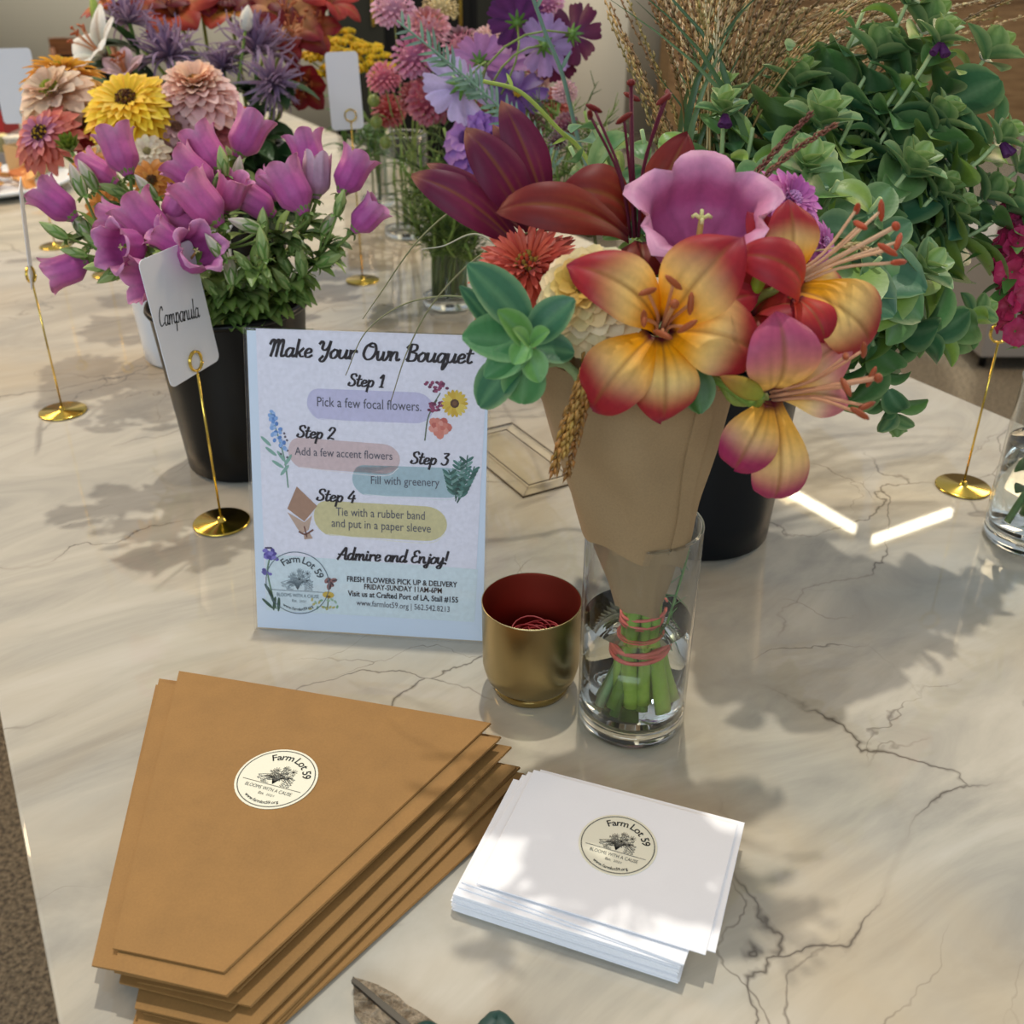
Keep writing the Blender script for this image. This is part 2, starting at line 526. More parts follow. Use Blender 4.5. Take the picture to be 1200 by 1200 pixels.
# ceiling: two dropped panels edged with light strips, mirrored in the polished marble
HC = 1.75
def up_there(u, v, z=HC):
    g = on_level(u, v); d = sight(u, v)
    return g + V3((d.x, d.y, -d.z)) * (z / -d.z)
def ceiling_panel(pts, lit):
    p = [up_there(*q_) for q_ in pts]
    m = M()
    n = len(p)
    m.add(p + [q_ + V3((0, 0, .09)) for q_ in p], [tuple(range(n))] + [tuple(reversed(range(n, 2 * n)))] + [(i, i + n, (i + 1) % n + n, (i + 1) % n) for i in range(n)])
    return m, p
for k, (pts, lit) in enumerate((([(915, 566), (1004, 617), (1014, 580), (1010, 540), (960, 500), (905, 520)], 1),
                                ([(1022, 629), (1112, 597), (1130, 560), (1105, 530), (1040, 540), (1024, 580)], 1))):
    m, p = ceiling_panel(pts, lit)
    po = struct('trim_%d' % (k + 1), m, CEIL, p[0], smooth=False)
    a, b_ = p[0], p[1]
    dn = (b_ - a).normalized(); sd = dn.cross(V3((0, 0, 1)))
    if sd.y > 0: sd = -sd
    s_ = M().add([a - V3((0, 0, .01)), b_ - V3((0, 0, .01)), b_ + sd * .022 - V3((0, 0, .01)), a + sd * .022 - V3((0, 0, .01)),
                  a + V3((0, 0, .03)), b_ + V3((0, 0, .03)), b_ + sd * .022 + V3((0, 0, .03)), a + sd * .022 + V3((0, 0, .03))],
                 [(3, 2, 1, 0), (4, 5, 6, 7), (0, 1, 5, 4), (2, 3, 7, 6), (1, 2, 6, 5), (3, 0, 4, 7)])
    lt = Thing('ceiling_light', ('warm ceiling light strip mirrored in the marble beside the lowest lily', 'warm ceiling light strip mirrored in the marble beside the gold base at right')[k], 'ceiling light', (a + b_) / 2, 'ceiling light strips')
    lt.part('diffuser', s_, LED, smooth=False)
# the table
t = Thing('marble_table', 'long polished cream marble table with thin dark veins carrying all the flowers', 'table', tab(1.5, TW / 2, -.9))
m = M()
bev = .004
prof = [(-bev, 0, -.035), (-bev, 0, -.0)]
m.box((0, -.75, -.035), (TW, 3.9, 0), fr=tf)
top = t.part('tabletop', m, MARBLE, smooth=False)
bv = top.modifiers.new('soft_edge', 'BEVEL'); bv.width = .003; bv.segments = 2
t.part('base', M().box((.22, -.45, -.9), (TW - .22, 3.7, -.035), fr=tf), WOOD, smooth=False)

# background furniture
GREYFAB = mat('grey_upholstery', hx('8F8B86'), .9)
g0 = on_level(1163, 424, -.9)
t = Thing('upholstered_chair', 'pale grey upholstered chair standing on the carpet behind the right vase', 'chair', g0)
cf = lambda x, y, z: g0 + V3((x, y, z))
mm = M()
mm.box((-.09, .0, .06), (.35, .5, .45), fr=cf); t.part('seat', mm, GREYFAB, smooth=False)
mm = M()
rows = []
for z in (.06, .4, .7, .86, .89):
    k = .005 * (z > .88)
    rows.append([cf(-.10 + k - z * .02, -.10 - .03 * z + k, z), cf(.38 - k, -.10 - .03 * z + k, z), cf(.38 - k, 0 - .03 * z - k, z), cf(-.10 + k - z * .02, 0 - .03 * z - k, z)])
mm.grid(rows, True); mm.add(rows[-1], [(0, 1, 2, 3)]); t.part('backrest', mm, GREYFAB, smooth=False)
for x in (-.06, .33):
    for y in (-.04, .44):
        t.part('leg', M().tube([cf(x, y, 0), cf(x, y, .06)], .015, 8), BLACK_PLASTIC)

g0 = at(86, 52, 6.2); g0 = V3((g0.x, 6.2, -.9))
t = Thing('wooden_chair', 'brown wooden chair back showing above the flowers before the cream wall', 'chair', g0)
cf = lambda x, y, z: g0 + V3((x, y, z))
zt = at(86, 44, 6.2).z + .9
mm = M()
rows = []
for i in range(9):
    x = -.13 + .36 * i / 8
    y = .03 * cos((i - 4) / 4 * 1.3)
    z1 = zt - .012 * (abs(i - 2) / 4) ** 2
    rows.append([cf(x, -y, z1), cf(x, -y + .03, z1), cf(x, -y + .03, z1 - .085), cf(x, -y, z1 - .085)])
mm.grid(rows, True); mm.add(rows[0], [(0, 1, 2, 3)]); mm.add(rows[-1], [(3, 2, 1, 0)])
t.part('top_rail', mm, CHAIR_WOOD, angle=40)
t.part('backrest', M().box((-.08, -.02, .5), (.2, .0, zt - .085), fr=cf), BLACK_PLASTIC, smooth=False)
t.part('seat', M().box((-.15, -.45, .42), (.26, .0, .46), fr=cf), BLACK_PLASTIC, smooth=False)
for x in (-.12, .22):
    for y in (-.42, -.02):
        t.part('leg', M().tube([cf(x, y, 0), cf(x * .95, y, .42 if y < -.1 else zt - .05)], .016, 8), CHAIR_WOOD)

# ================================================================== LETTERING
GL = {
 'a': (.50, [[(.38, .44), (.2, .5), (.05, .3), (.08, .05), (.22, 0), (.36, .2), (.4, .48)], [(.4, .48), (.37, .12), (.44, 0), (.54, .1)]]),
 'k': (.50, [[(.1, 0), (.1, .5), (.12, 1.0)], [(.42, .5), (.22, .26), (.11, .22)], [(.2, .27), (.33, .04), (.48, .04)]]),
 'e': (.42, [[(.05, .22), (.3, .28), (.34, .42), (.2, .5), (.05, .3), (.1, .04), (.25, 0), (.42, .12)]]),
 'o': (.46, [[(.22, .5), (.05, .3), (.1, .03), (.28, .02), (.4, .25), (.35, .45), (.22, .5)], [(.36, .45), (.48, .42)]]),
 'u': (.54, [[(.05, .48), (.05, .12), (.17, 0), (.33, .15), (.4, .48)], [(.4, .48), (.38, .1), (.45, 0), (.55, .1)]]),
 'r': (.40, [[(.06, .48), (.08, 0)], [(.07, .25), (.2, .46), (.34, .48), (.36, .4)]]),
 'w': (.68, [[(.03, .48), (.07, .05), (.2, 0), (.32, .25), (.33, .45)], [(.33, .45), (.34, .05), (.47, 0), (.6, .28), (.58, .5), (.7, .44)]]),
 'n': (.52, [[(.06, .48), (.06, 0)], [(.06, .2), (.2, .47), (.34, .44), (.36, .1), (.43, 0), (.53, .08)]]),
 'm': (.74, [[(.06, .48), (.06, 0)], [(.06, .2), (.19, .47), (.31, .43), (.32, 0)], [(.32, .2), (.45, .47), (.57, .43), (.58, .1), (.65, 0), (.75, .08)]]),
 'q': (.50, [[(.38, .44), (.2, .5), (.05, .3), (.08, .05), (.22, 0), (.36, .2), (.4, .48)], [(.4, .48), (.36, -.38), (.46, -.28), (.54, -.05)]]),
 't': (.36, [[(.18, .85), (.12, .2), (.2, 0), (.36, .08)], [(.0, .54), (.36, .56)]]),
 'p': (.48, [[(.1, .5), (.06, -.4)], [(.1, .3), (.25, .5), (.4, .35), (.35, .05), (.2, 0), (.1, .1)]]),
 'd': (.54, [[(.38, .44), (.2, .5), (.05, .3), (.08, .05), (.22, 0), (.36, .2), (.4, .48)], [(.42, 1.0), (.38, .12), (.45, 0), (.55, .1)]]),
 'i': (.26, [[(.08, .48), (.07, .08), (.14, 0), (.26, .08)], [(.09, .66), (.11, .71)]]),
 'j': (.30, [[(.2, .48), (.14, -.28), (.02, -.36), (-.06, -.22), (.15, -.06), (.32, .08)], [(.21, .66), (.23, .71)]]),
 'y': (.52, [[(.05, .48), (.05, .15), (.17, .03), (.33, .2), (.4, .48)], [(.4, .48), (.34, -.25), (.18, -.38), (.08, -.25), (.3, -.05), (.52, .08)]]),
 'l': (.24, [[(.12, 1.0), (.08, .12), (.14, 0), (.25, .08)]]),
 '!': (.22, [[(.12, 1.0), (.09, .3)], [(.08, .02), (.09, .06)]]),
 'M': (.86, [[(.0, .7), (.08, .92), (.2, .93), (.2, .5), (.12, 0)], [(.2, .6), (.36, .95), (.44, .85), (.4, 0)], [(.42, .6), (.58, .95), (.68, .85), (.66, .1), (.74, 0), (.86, .08)]]),
 'Y': (.62, [[(.0, .8), (.1, .95), (.2, .85), (.18, .55), (.32, .45), (.48, .6), (.56, .95)], [(.56, .95), (.46, .1), (.3, -.22), (.14, -.12), (.28, .1)]]),
 'O': (.74, [[(.4, .95), (.14, .75), (.05, .3), (.25, 0), (.52, .1), (.66, .5), (.55, .88), (.34, .93), (.3, .78), (.5, .72)]]),
 'B': (.62, [[(.18, .92), (.14, 0)], [(.0, .75), (.18, .95), (.46, .92), (.48, .66), (.22, .52)], [(.22, .52), (.52, .42), (.5, .08), (.25, 0), (.06, .1)]]),
 'S': (.52, [[(.48, .8), (.36, .97), (.14, .88), (.16, .64), (.4, .42), (.43, .14), (.24, 0), (.03, .08), (.08, .24)]]),
 'A': (.66, [[(.0, .0), (.26, .6), (.45, .97), (.5, .5), (.5, .1), (.58, 0), (.68, .06)], [(-.02, .42), (.25, .36), (.56, .42)]]),
 'E': (.52, [[(.48, .82), (.35, .97), (.14, .85), (.18, .6), (.34, .54)], [(.34, .54), (.08, .44), (.05, .15), (.24, 0), (.5, .12)]]),
 'C': (.54, [[(.46, .78), (.36, .97), (.1, .7), (.04, .25), (.2, 0), (.5, .14)]]),
 '1': (.40, [[(.06, .72), (.24, .96), (.22, 0)], [(.08, 0), (.36, 0)]]),
 '2': (.50, [[(.06, .7), (.16, .93), (.36, .92), (.4, .68), (.05, .03)], [(.05, .03), (.24, .08), (.46, .02)]]),
 '3': (.50, [[(.08, .92), (.4, .92), (.22, .58)], [(.22, .58), (.42, .42), (.38, .08), (.2, -.02), (.03, .1)]]),
 '4': (.50, [[(.28, .96), (.03, .33), (.48, .35)], [(.36, .6), (.32, 0)]]),
 ' ': (.30, []),
}
def ribbon(m, pts, w, fr, z, col):
    """flat ink stroke in the local plane of fr"""
    P = [(p.x, p.y) for p in pts]
    L, R = [], []
    for i, p in enumerate(P):
        a, b_ = P[max(i - 1, 0)], P[min(i + 1, len(P) - 1)]
        dx, dy = b_[0] - a[0], b_[1] - a[1]
        k = sqrt(dx * dx + dy * dy) or 1
        ww = w if not callable(w) else w(dx / k, dy / k)
        nx, ny = -dy / k * ww, dx / k * ww
        ex = 0
        if i == 0: ex = -ww * .6
        if i == len(P) - 1: ex = ww * .6
        L.append(fr(p[0] + nx + dx / k * ex, p[1] + ny + dy / k * ex, z)); R.append(fr(p[0] - nx + dx / k * ex, p[1] - ny + dy / k * ex, z))
    m.grid([L, R], False, None, col)

def script(m, text, x0, x1, y0, size, fr, z, col, weight=.055, slant=.16, drop=0.0):
    """brush-script lettering fitted between x0 and x1 on baseline y0"""
    adv = sum(GL[ch][0] for ch in text)
    sx = (x1 - x0) / adv
    x = 0
    for ch in text:
        a, strokes = GL[ch]
        for st in strokes:
            pts = spline([(x0 + (x + p[0] + slant * p[1]) * sx, y0 + p[1] * size + drop * (x + p[0]) / adv, 0) for p in st], 5)
            w = weight * size
            ribbon(m, pts, (lambda dx, dy: w * (.62 + .55 * abs(dy))) if weight > .03 else w, fr, z, col)
        x += a

TEXT_CACHE = {}
def text_shape(s_, bold=0.0):
    key = (s_, bold)
    if key in TEXT_CACHE: return TEXT_CACHE[key]
    cu = bpy.data.curves.new('lettering', 'FONT')
    cu.body = s_; cu.size = 1.0; cu.resolution_u = 3; cu.offset = bold
    ob = bpy.data.objects.new('lettering', cu)
    COL.objects.link(ob)
    dg = bpy.context.evaluated_depsgraph_get(); dg.update()
    me = bpy.data.meshes.new_from_object(ob.evaluated_get(dg))
    vs_ = [(v.co.x, v.co.y) for v in me.vertices]; fs_ = [tuple(p.vertices) for p in me.polygons]
    bpy.data.objects.remove(ob); bpy.data.curves.remove(cu); bpy.data.meshes.remove(me)
    TEXT_CACHE[key] = (vs_, fs_)
    return vs_, fs_

def letter(m, s_, x0, x1, y0, size, fr, z, col, bold=0.0, drop=0.0):
    vs_, fs_ = text_shape(s_, bold)
    a = min(v[0] for v in vs_); b_ = max(v[0] for v in vs_)
    k = (x1 - x0) / (b_ - a)
    m.add([fr(x0 + (v[0] - a) * k, y0 + v[1] * size + drop * (v[0] - a) / (b_ - a), z) for v in vs_], fs_, col)

def arc_letter(m, s_, r, a_mid, spread, size, fr, z, col, inward=False, bold=0.0, sq=1.0):
    """letters round a circle; inward = read from inside along the bottom"""
    wid = []
    for ch in s_:
        if ch == ' ': wid.append(.35); continue
        vs_, _ = text_shape(ch, bold)
        wid.append(max(v[0] for v in vs_) - min(v[0] for v in vs_) + .12)
    tot = sum(wid); x = 0
    for ch, w in zip(s_, wid):
        if ch != ' ':
            vs_, fs_ = text_shape(ch, bold)
            a0 = min(v[0] for v in vs_); wc = w - .12
            f = (x + w / 2) / tot - .5
            a = a_mid + (f if inward else -f) * spread
            out = []
            for vx, vy in vs_:
                lx, ly = (vx - a0 - wc / 2) * size * sq, vy * size
                if inward:
                    rr = r - ly
                    px_, py_ = rr * cos(a) - lx * sin(a), rr * sin(a) + lx * cos(a)
                else:
                    rr = r + ly
                    px_, py_ = rr * cos(a) + lx * sin(a), rr * sin(a) - lx * cos(a)
                out.append(fr(px_, py_, z))
            m.add(out, fs_, col)
        x += w

def ring_ink(m, r, w, fr, z, col, seg=56):
    rows = [[fr((r - w) * cos(2 * pi * j / seg), (r - w) * sin(2 * pi * j / seg), z) for j in range(seg)],
            [fr((r + w) * cos(2 * pi * j / seg), (r + w) * sin(2 * pi * j / seg), z) for j in range(seg)]]
    m.grid(rows, True, None, col)

def blot(m, x, y, rx, ry, fr, z, col, n=12, rot=0.0):
    c, s_ = cos(rot), sin(rot)
    m.add([fr(x + rx * cos(2 * pi * i / n) * c - ry * sin(2 * pi * i / n) * s_, y + rx * cos(2 * pi * i / n) * s_ + ry * sin(2 * pi * i / n) * c, z) for i in range(n)], [tuple(range(n))], col)

def emblem(m, R, fr, z, ring=True, faint=False):
    """round flower-farm emblem of radius R: name on an arc, posy, rule, motto"""
    dk = hx('1F1F1C') if not faint else hx('3C464C'); gr = hx('55554F') if not faint else hx('6C7B84')
    lg = hx('7D7C72') if not faint else hx('8E9DA5')
    if ring: ring_ink(m, R * .93, R * .012, fr, z, gr)
    arc_letter(m, 'Farm Lot 59', R * .62, radians(72), radians(112), R * .30, fr, z, dk, bold=.012, sq=1.0)
    rg = random.Random(5)
    for k in range(22):
        a = radians(90 + (k - 10.5) * 8.5); r1 = R * rg.uniform(.30, .56)
        pts = spline([(0, -R * .20, 0), (cos(a) * r1 * .35, -R * .2 + r1 * .5, 0), (cos(a) * r1 * .95, -R * .2 + sin(a) * r1 * 1.15, 0)], 4)
        ribbon(m, pts, R * .007, fr, z, gr)
        for q_ in range(3):
            f = .55 + .2 * q_
            bx, by = cos(a) * r1 * f * .9, -R * .2 + sin(a) * r1 * f * 1.1
            blot(m, bx + R * .02, by, R * .035, R * .010, fr, z, lg, 7, a + .7); blot(m, bx - R * .02, by, R * .035, R * .010, fr, z, lg, 7, a - .7)
    for bx, by, br, dark in ((-.12, .24, .10, 0), (.08, .36, .09, 0), (.30, .30, .10, 1), (.06, .12, .10, 1), (.28, .08, .09, 1), (.18, .22, .05, 0)):
        for q_ in range(9):
            a = 2 * pi * q_ / 9
            blot(m, bx * R + cos(a) * br * R * .6, by * R + sin(a) * br * R * .6, br * R * .45, br * R * .17, fr, z, hx('DAD6C2') if not faint else hx('CFDDE2'), 8, a)
            ribbon(m, [V3((bx * R + cos(a) * br * R * .3, by * R + sin(a) * br * R * .3, 0)), V3((bx * R + cos(a) * br * R, by * R + sin(a) * br * R, 0))], R * .006, fr, z + .00002, gr)
        blot(m, bx * R, by * R, br * R * .32, br * R * .26, fr, z + .00004, dk if dark else lg, 9)
    ribbon(m, [V3((-R * .78, -R * .24, 0)), V3((R * .78, -R * .24, 0))], R * .008, fr, z, gr)
    letter(m, 'BLOOMS WITH A CAUSE', -R * .62, R * .62, -R * .43, R * .15, fr, z, gr)
    letter(m, 'Est.', -R * .17, -R * .02, -R * .58, R * .11, fr, z, gr, .01)
    letter(m, '2021', R * .04, R * .24, -R * .58, R * .10, fr, z, lg)
    arc_letter(m, 'www.farmlot59.org', R * .84, radians(270), radians(66), R * .13, fr, z, dk, True, .012, .9)

# ================================================================== TABLE TOP OBJECTS
# ---- sign in its slanted clear holder
SB0 = on_level(302, 737); SB1 = on_level(562, 753)
sx_dir = (SB1 - SB0).normalized()
sy_dir = V3((0, 0, 1)).cross(sx_dir).normalized()           # away from the viewer
lean = radians(15.5)
su_dir = (V3((0, 0, 1)) * cos(lean) + sy_dir * sin(lean)).normalized()
sn_dir = sx_dir.cross(su_dir).normalized()                  # out of the sheet, towards the viewer
SW, SH = .2160, .2800
sheet_fr = lambda x, y, z: SB0 + V3((0, 0, .001)) + sx_dir * x + su_dir * y + sn_dir * z
def on_sheet(u, v):
    d = sight(u, v); o = SB0
    p = EYE + d * ((o - EYE).dot(sn_dir) / d.dot(sn_dir)) - o
    return p.dot(sx_dir), p.dot(su_dir)
sign = Thing('tabletop_sign', 'printed bouquet instruction sign leaning in a clear holder on the marble', 'sign', (SB0 + SB1) / 2 + sy_dir * .03)
def slanted(x, y, z): return sheet_fr(x, y, z)
hold = M()
hold.box((-.002, -.0, .0022), (SW + .002, SH + .003, .0040), fr=slanted)
hold.box((-.002, .0, -.0040), (SW + .002, SH + .003, -.0022), fr=slanted)
hold.box((-.002, SH + .0012, -.0022), (SW + .002, SH + .003, .0022), fr=slanted)
flat_fr = lambda x, y, z: SB0 + sx_dir * x + sy_dir * y + V3((0, 0, z))
hold.box((-.002, .004, .0003), (SW + .002, .095, .0022), fr=flat_fr)
sign.part('clear_holder', hold, ACRYLIC, smooth=False, label='clear acrylic holder')
SHEET = mat('printed_sheet_paper', hx('DCE9F8'), .35)
sheet = sign.part('printed_sheet', M().box((.0, .001, -.0012), (SW, SH, .0), fr=slanted), SHEET, smooth=False)
pr = M()
Z = .0003
def px_quad(m, pts, z, col):
    m.add([sheet_fr(*on_sheet(*p), z) for p in pts], [tuple(range(len(pts)))], col)
px_quad(pr, [(312, 716), (555, 730), (573, 395), (300, 386)], Z, hx('EFEDF8'))
px_quad(pr, [(312, 716), (556, 730), (560, 668), (311, 650)], Z + .00003, hx('DCEAEF'))
Z += .0001
def pill(u0, v0, u1, v1, r, col, tail=True):
    x0, y0 = on_sheet(u0, v0); x1, y1 = on_sheet(u1, v1)
    rr = r * .98 / 1200
    pts = []
    for i in range(13):
        a = pi / 2 + pi * i / 12
        pts.append((x0 + rr * .9 + cos(a) * rr * .9, y0 + sin(a) * rr * (1 + .06 * sin(3 * a))))
    for i in range(13):
        a = -pi / 2 + pi * i / 12
        pts.append((x1 - rr * 1.2 + cos(a) * rr * 1.2, y1 + sin(a) * rr))
    pr.add([sheet_fr(x, y, Z) for x, y in pts], [tuple(range(len(pts)))], col)
    lin = spline([(x0 + rr * .8, y0 - rr * 1.0, 0), ((x0 + x1) / 2, (y0 + y1) / 2 - rr * 1.12, 0), (x1 - rr, y1 - rr * 1.1, 0), (x1 - rr * .1, y1 - rr * .55, 0)], 6)
    ribbon(pr, lin, .0003, sheet_fr, Z + .00005, mix(col, (1, 1, 1), .6))
pill(360, 473, 508, 480, 17, hx('CFCBE8'))
pill(338, 530, 469, 540, 17, hx('DCC4C4'))
pill(413, 562, 545, 568, 17, hx('AFC7CF'))
pill(368, 606, 524, 616, 20, hx('D9CE9C'))
ill = M()
def dab(u, v, rx, ry, col, rot=0.0, n=9, dz=.0002):
    x, y = on_sheet(u, v)
    k = .98 / 1200
    blot(ill, x, y, rx * k, ry * k, sheet_fr, Z + dz, hx(col) if isinstance(col, str) else col, n, rot)
def stroke(pts, w, col, dz=.00015):
    ribbon(ill, spline([(*on_sheet(*p), 0) for p in pts], 5), w * .98 / 1200, sheet_fr, Z + dz, hx(col))
rg = random.Random(11)
# red, yellow and coral flowers beside step one
stroke([(498, 517), (502, 490), (512, 470)], .7, '5E6B4E'); stroke([(506, 478), (516, 462)], .6, '5E6B4E')
for cu_, cv_, w in ((512, 455, 13), (513, 478, 10)):
    for k in range(26):
        dab(cu_ + rg.uniform(-w, w), cv_ + rg.uniform(-6, 5), 2.1, 1.6, rg.choice(['8A3A5E', 'A04A6E', '6E2C4C']), dz=.0002 + k * 1e-6)
for k in range(18):
    a = 2 * pi * k / 18
    dab(533 + cos(a) * 9, 474 - sin(a) * 9.5, 6.5, 2.4, rg.choice(['E3C24A', 'D9B238', 'EBD060']), a, dz=.00026 + k * 1e-6)
dab(533, 474, 5, 5, '5B3A24', dz=.0003); dab(533, 474, 2.6, 2.6, '7A5230', dz=.00032)
for k in range(16):
    a = k * 2.4; r = 12 * sqrt((16 - k) / 16)
    dab(515 + cos(a) * r * .6, 502 - sin(a) * r * .6, 7.5 - .3 * k, 5.6 - .25 * k, rg.choice(['E08A78', 'D77868', 'E9A090', 'CC6A5E']), a, dz=.00026 + k * 2e-6)
# blue delphinium beside step two
stroke([(338, 572), (334, 540), (324, 505), (318, 485)], .8, '7FA08E')
for k in range(34):
    f = k / 34; w = 3 + 7 * f
    dab(319 + 9 * f + rg.uniform(-w, w), 484 + 44 * f + rg.uniform(-2, 2), 2.6, 2.0, rg.choice(['8FB4E6', '6E9AD8', 'A9C6EE', '5D88C8']), rg.uniform(0, 3), dz=.0002 + k * 1e-6)
for u, v, a in ((312, 518, 2.4), (318, 530, 2.5), (326, 545, 2.6), (334, 552, .9), (338, 540, 1.0), (330, 536, 2.2)):
    dab(u, v, 8, 2.0, '8DB5A6', a)
for k in range(9): dab(333 + rg.uniform(-4, 6), 505 + k * 4, 1.4, 1.4, '6B6470')
# eucalyptus beside step three
for (a_, b_) in (((536, 590), (548, 535)), ((536, 590), (556, 548)), ((534, 585), (526, 552)), ((534, 588), (540, 540))):
    stroke([a_, ((a_[0] + b_[0]) / 2 + 3, (a_[1] + b_[1]) / 2), b_], .7, '4D7064')
    for k in range(8):
        f = .2 + .8 * k / 8
        u, v = a_[0] + (b_[0] - a_[0]) * f, a_[1] + (b_[1] - a_[1]) * f
        for s_ in (-1, 1):
            dab(u + s_ * 4, v - 1, 5.4, 1.7, rg.choice(['5D8A80', '47766C', '7FA59B', '3C6358']), pi / 2 - s_ * .9, dz=.0002 + k * 2e-6)
# wrapped kraft bouquet beside step four
px_quad(ill, [(348, 571), (372, 594), (357, 612), (337, 597)], Z + .0002, hx('B08A72'))
px_quad(ill, [(337, 601), (357, 613), (366, 605), (362, 622), (355, 626), (350, 622)], Z + .00022, hx('C9AC98'))
stroke([(351, 624), (358, 627), (367, 622)], 1.0, '7A4E40', .0003); stroke([(357, 618), (360, 630)], .8, '7A4E40', .0003)
px_quad(ill, [(356, 626), (363, 625), (367, 632), (357, 633)], Z + .00021, hx('BFA08C'))
# iris, butterfly and buttercup round the emblem
for k in range(14): dab(316 + rg.uniform(-7, 8), 651 + rg.uniform(-6, 6), 3.4, 2.4, rg.choice(['6E62B4', '8A80CC', '564A9A']), rg.uniform(0, 3), dz=.0002 + k * 1e-6)
for k in range(6): dab(313 + rg.uniform(-4, 4), 671 + rg.uniform(-3, 3), 2.6, 1.8, '7C74BC')
for k in range(5): dab(312 + k * 1.5, 643, 1.4, 1.2, '5A5070')
stroke([(316, 656), (314, 672), (320, 700), (324, 714)], .9, '6E8A70')
for u, v, a in ((315, 692, 2.1), (319, 700, 1.9), (322, 708, 1.4), (314, 708, 2.4), (327, 709, 1.5)):
    dab(u, v, 9, 1.9, '4C6656', a)
for u, v, a in ((384, 681, .8), (388, 685, 2.3), (391, 681, .3), (386, 688, 1.4)): dab(u, v, 4.6, 2.8, '9A6C68', a); dab(u + 1.5, v, 3.6, .9, '3C3038', a, dz=.00025)
dab(385, 698, 7, 4.2, 'D9B858'); dab(385, 700, 3, 1.6, '8A6A2C', dz=.00026)
stroke([(385, 702), (384, 715)], .7, '70805A'); 
for k in range(16): dab(364 + k * 2.1, 707 + rg.uniform(-5, 8), 2.4, 1.3, rg.choice(['8CB08A', 'C9BF7A', 'A8C4A8']), rg.uniform(0, 3))
txt = M()
BRN = hx('22151A'); GRY = hx('5B5A66')
def script_px(s_, u0, v0, u1, v1, capx, weight=.085):
    x0, y0 = on_sheet(u0, v0); x1, y1 = on_sheet(u1, v1)
    script(txt, s_, x0, x1, y0, capx * .98 / 1200, sheet_fr, Z + .0004, BRN, weight, .18, y1 - y0)
script_px('Make Your Own Bouquet', 315, 418, 553, 427, 18.5, .074)
script_px('Step 1', 408, 453, 450, 455, 13.5, .085)
script_px('Step 2', 348, 513, 392, 516, 13.5, .085)
script_px('Step 3', 481, 544, 525, 546, 13.5, .085)
script_px('Step 4', 371, 587, 416, 590, 13.5, .085)
script_px('Admire and Enjoy!', 396, 656, 524, 662, 14.5, .085)
def letter_px(s_, u0, v0, u1, v1, capx, col=GRY, bold=0.0):
    x0, y0 = on_sheet(u0, v0); x1, y1 = on_sheet(u1, v1)
    letter(txt, s_, x0, x1, y0, capx * .98 / 1200 / .72, sheet_fr, Z + .0004, col, bold, y1 - y0)
letter_px('Pick a few focal flowers.', 372, 477, 494, 483, 11)
letter_px('Add a few accent flowers', 346, 534, 460, 540, 9.5)
letter_px('Fill with greenery', 435, 568, 515, 571, 9.5)
letter_px('Tie with a rubber band', 394, 605, 498, 610, 10)
letter_px('and put in a paper sleeve', 389, 618, 505, 625, 10)
letter_px('FRESH FLOWERS PICK UP & DELIVERY', 407, 682, 536, 689, 6.4, BRN, .022)
letter_px('FRIDAY-SUNDAY 11AM-6PM', 427, 691, 518, 696, 6.4, BRN, .022)
letter_px('Visit us at Crafted Port of LA, Stall #155', 408, 699, 537, 707, 6.8, BRN, .018)
letter_px('www.farmlot59.org | 562.542.8213', 418, 710, 527, 718, 7, hx('55525A'))
ex, ey = on_sheet(349, 684)
emblem(txt, .0325, lambda x, y, z: sheet_fr(ex + x, ey + y, z), Z + .0004, True, True)
sign.part('print', pr, INK, sheet, 'pale lilac and pastel printed background', smooth=False)
sign.part('illustrations', ill, INK, sheet, 'small printed flower pictures', smooth=False)
sign.part('lettering', txt, INK, sheet, 'dark brown script and small print', smooth=False)

# ---- bevelled clear tile lying flat behind the sign
tB, tC, tD = on_level(613, 584), on_level(690, 563), on_level(600, 497)
tu, tv = tC - tB, tD - tC
t = Thing('acrylic_tile', 'flat clear tile with slanted edges lying on the marble behind the sign', 'tile', tB + tu * .5 + tv * .5)
def tile_ring(k, z):
    lu, lv = tu.length, tv.length
    return [tB + tu * (k / lu) + tv * (k / lv) + V3((0, 0, z)), tB + tu * (1 - k / lu) + tv * (k / lv) + V3((0, 0, z)),
            tB + tu * (1 - k / lu) + tv * (1 - k / lv) + V3((0, 0, z)), tB + tu * (k / lu) + tv * (1 - k / lv) + V3((0, 0, z))]
m = M()
m.grid([tile_ring(0, .0022), tile_ring(.019, .0040)], True); m.add(tile_ring(.019, .0040), [(0, 1, 2, 3)])
t.part('face', m, thin_glass('tile_acrylic', (1.0, .985, .94), .05, 1.5), smooth=False)
m = M()
m.grid([tile_ring(0, .0004), tile_ring(0, .0022)], True)
m.grid([tile_ring(.0004, .0022), tile_ring(0, .0022)], True)
for k_, z_ in ((.0002, .0021), (.019, .0040)):
    r_ = tile_ring(k_, z_)
    for i in range(4): m.tube([r_[i], r_[(i + 1) % 4]], .00075, 5)
r0_, r1_ = tile_ring(.0002, .0021), tile_ring(.019, .0040)
for i in range(4): m.tube([r0_[i], r1_[i]], .0003, 4)
t.part('edge', m, mat('smoky_edge', hx('5A4C38'), .3), smooth=False, label='dark polished edge lines')

# ---- stickers
def sticker(thing, c, xdir, n_, R, parent):
    z = V3(n_).normalized(); x = (V3(xdir) - z * V3(xdir).dot(z)).normalized(); y = z.cross(x)
    fr = lambda a, b_, d: c + x * a + y * b_ + z * d
    m = M().prism([(R * cos(2 * pi * i / 48), R * sin(2 * pi * i / 48)) for i in range(48)], .0001, .00035, fr)
    st = thing.part('sticker', m, STICKER, parent, 'round cream sticker with a posy emblem', smooth=False)
    m = M(); emblem(m, R, fr, .0005)
    thing.part('emblem', m, INK, st, smooth=False)

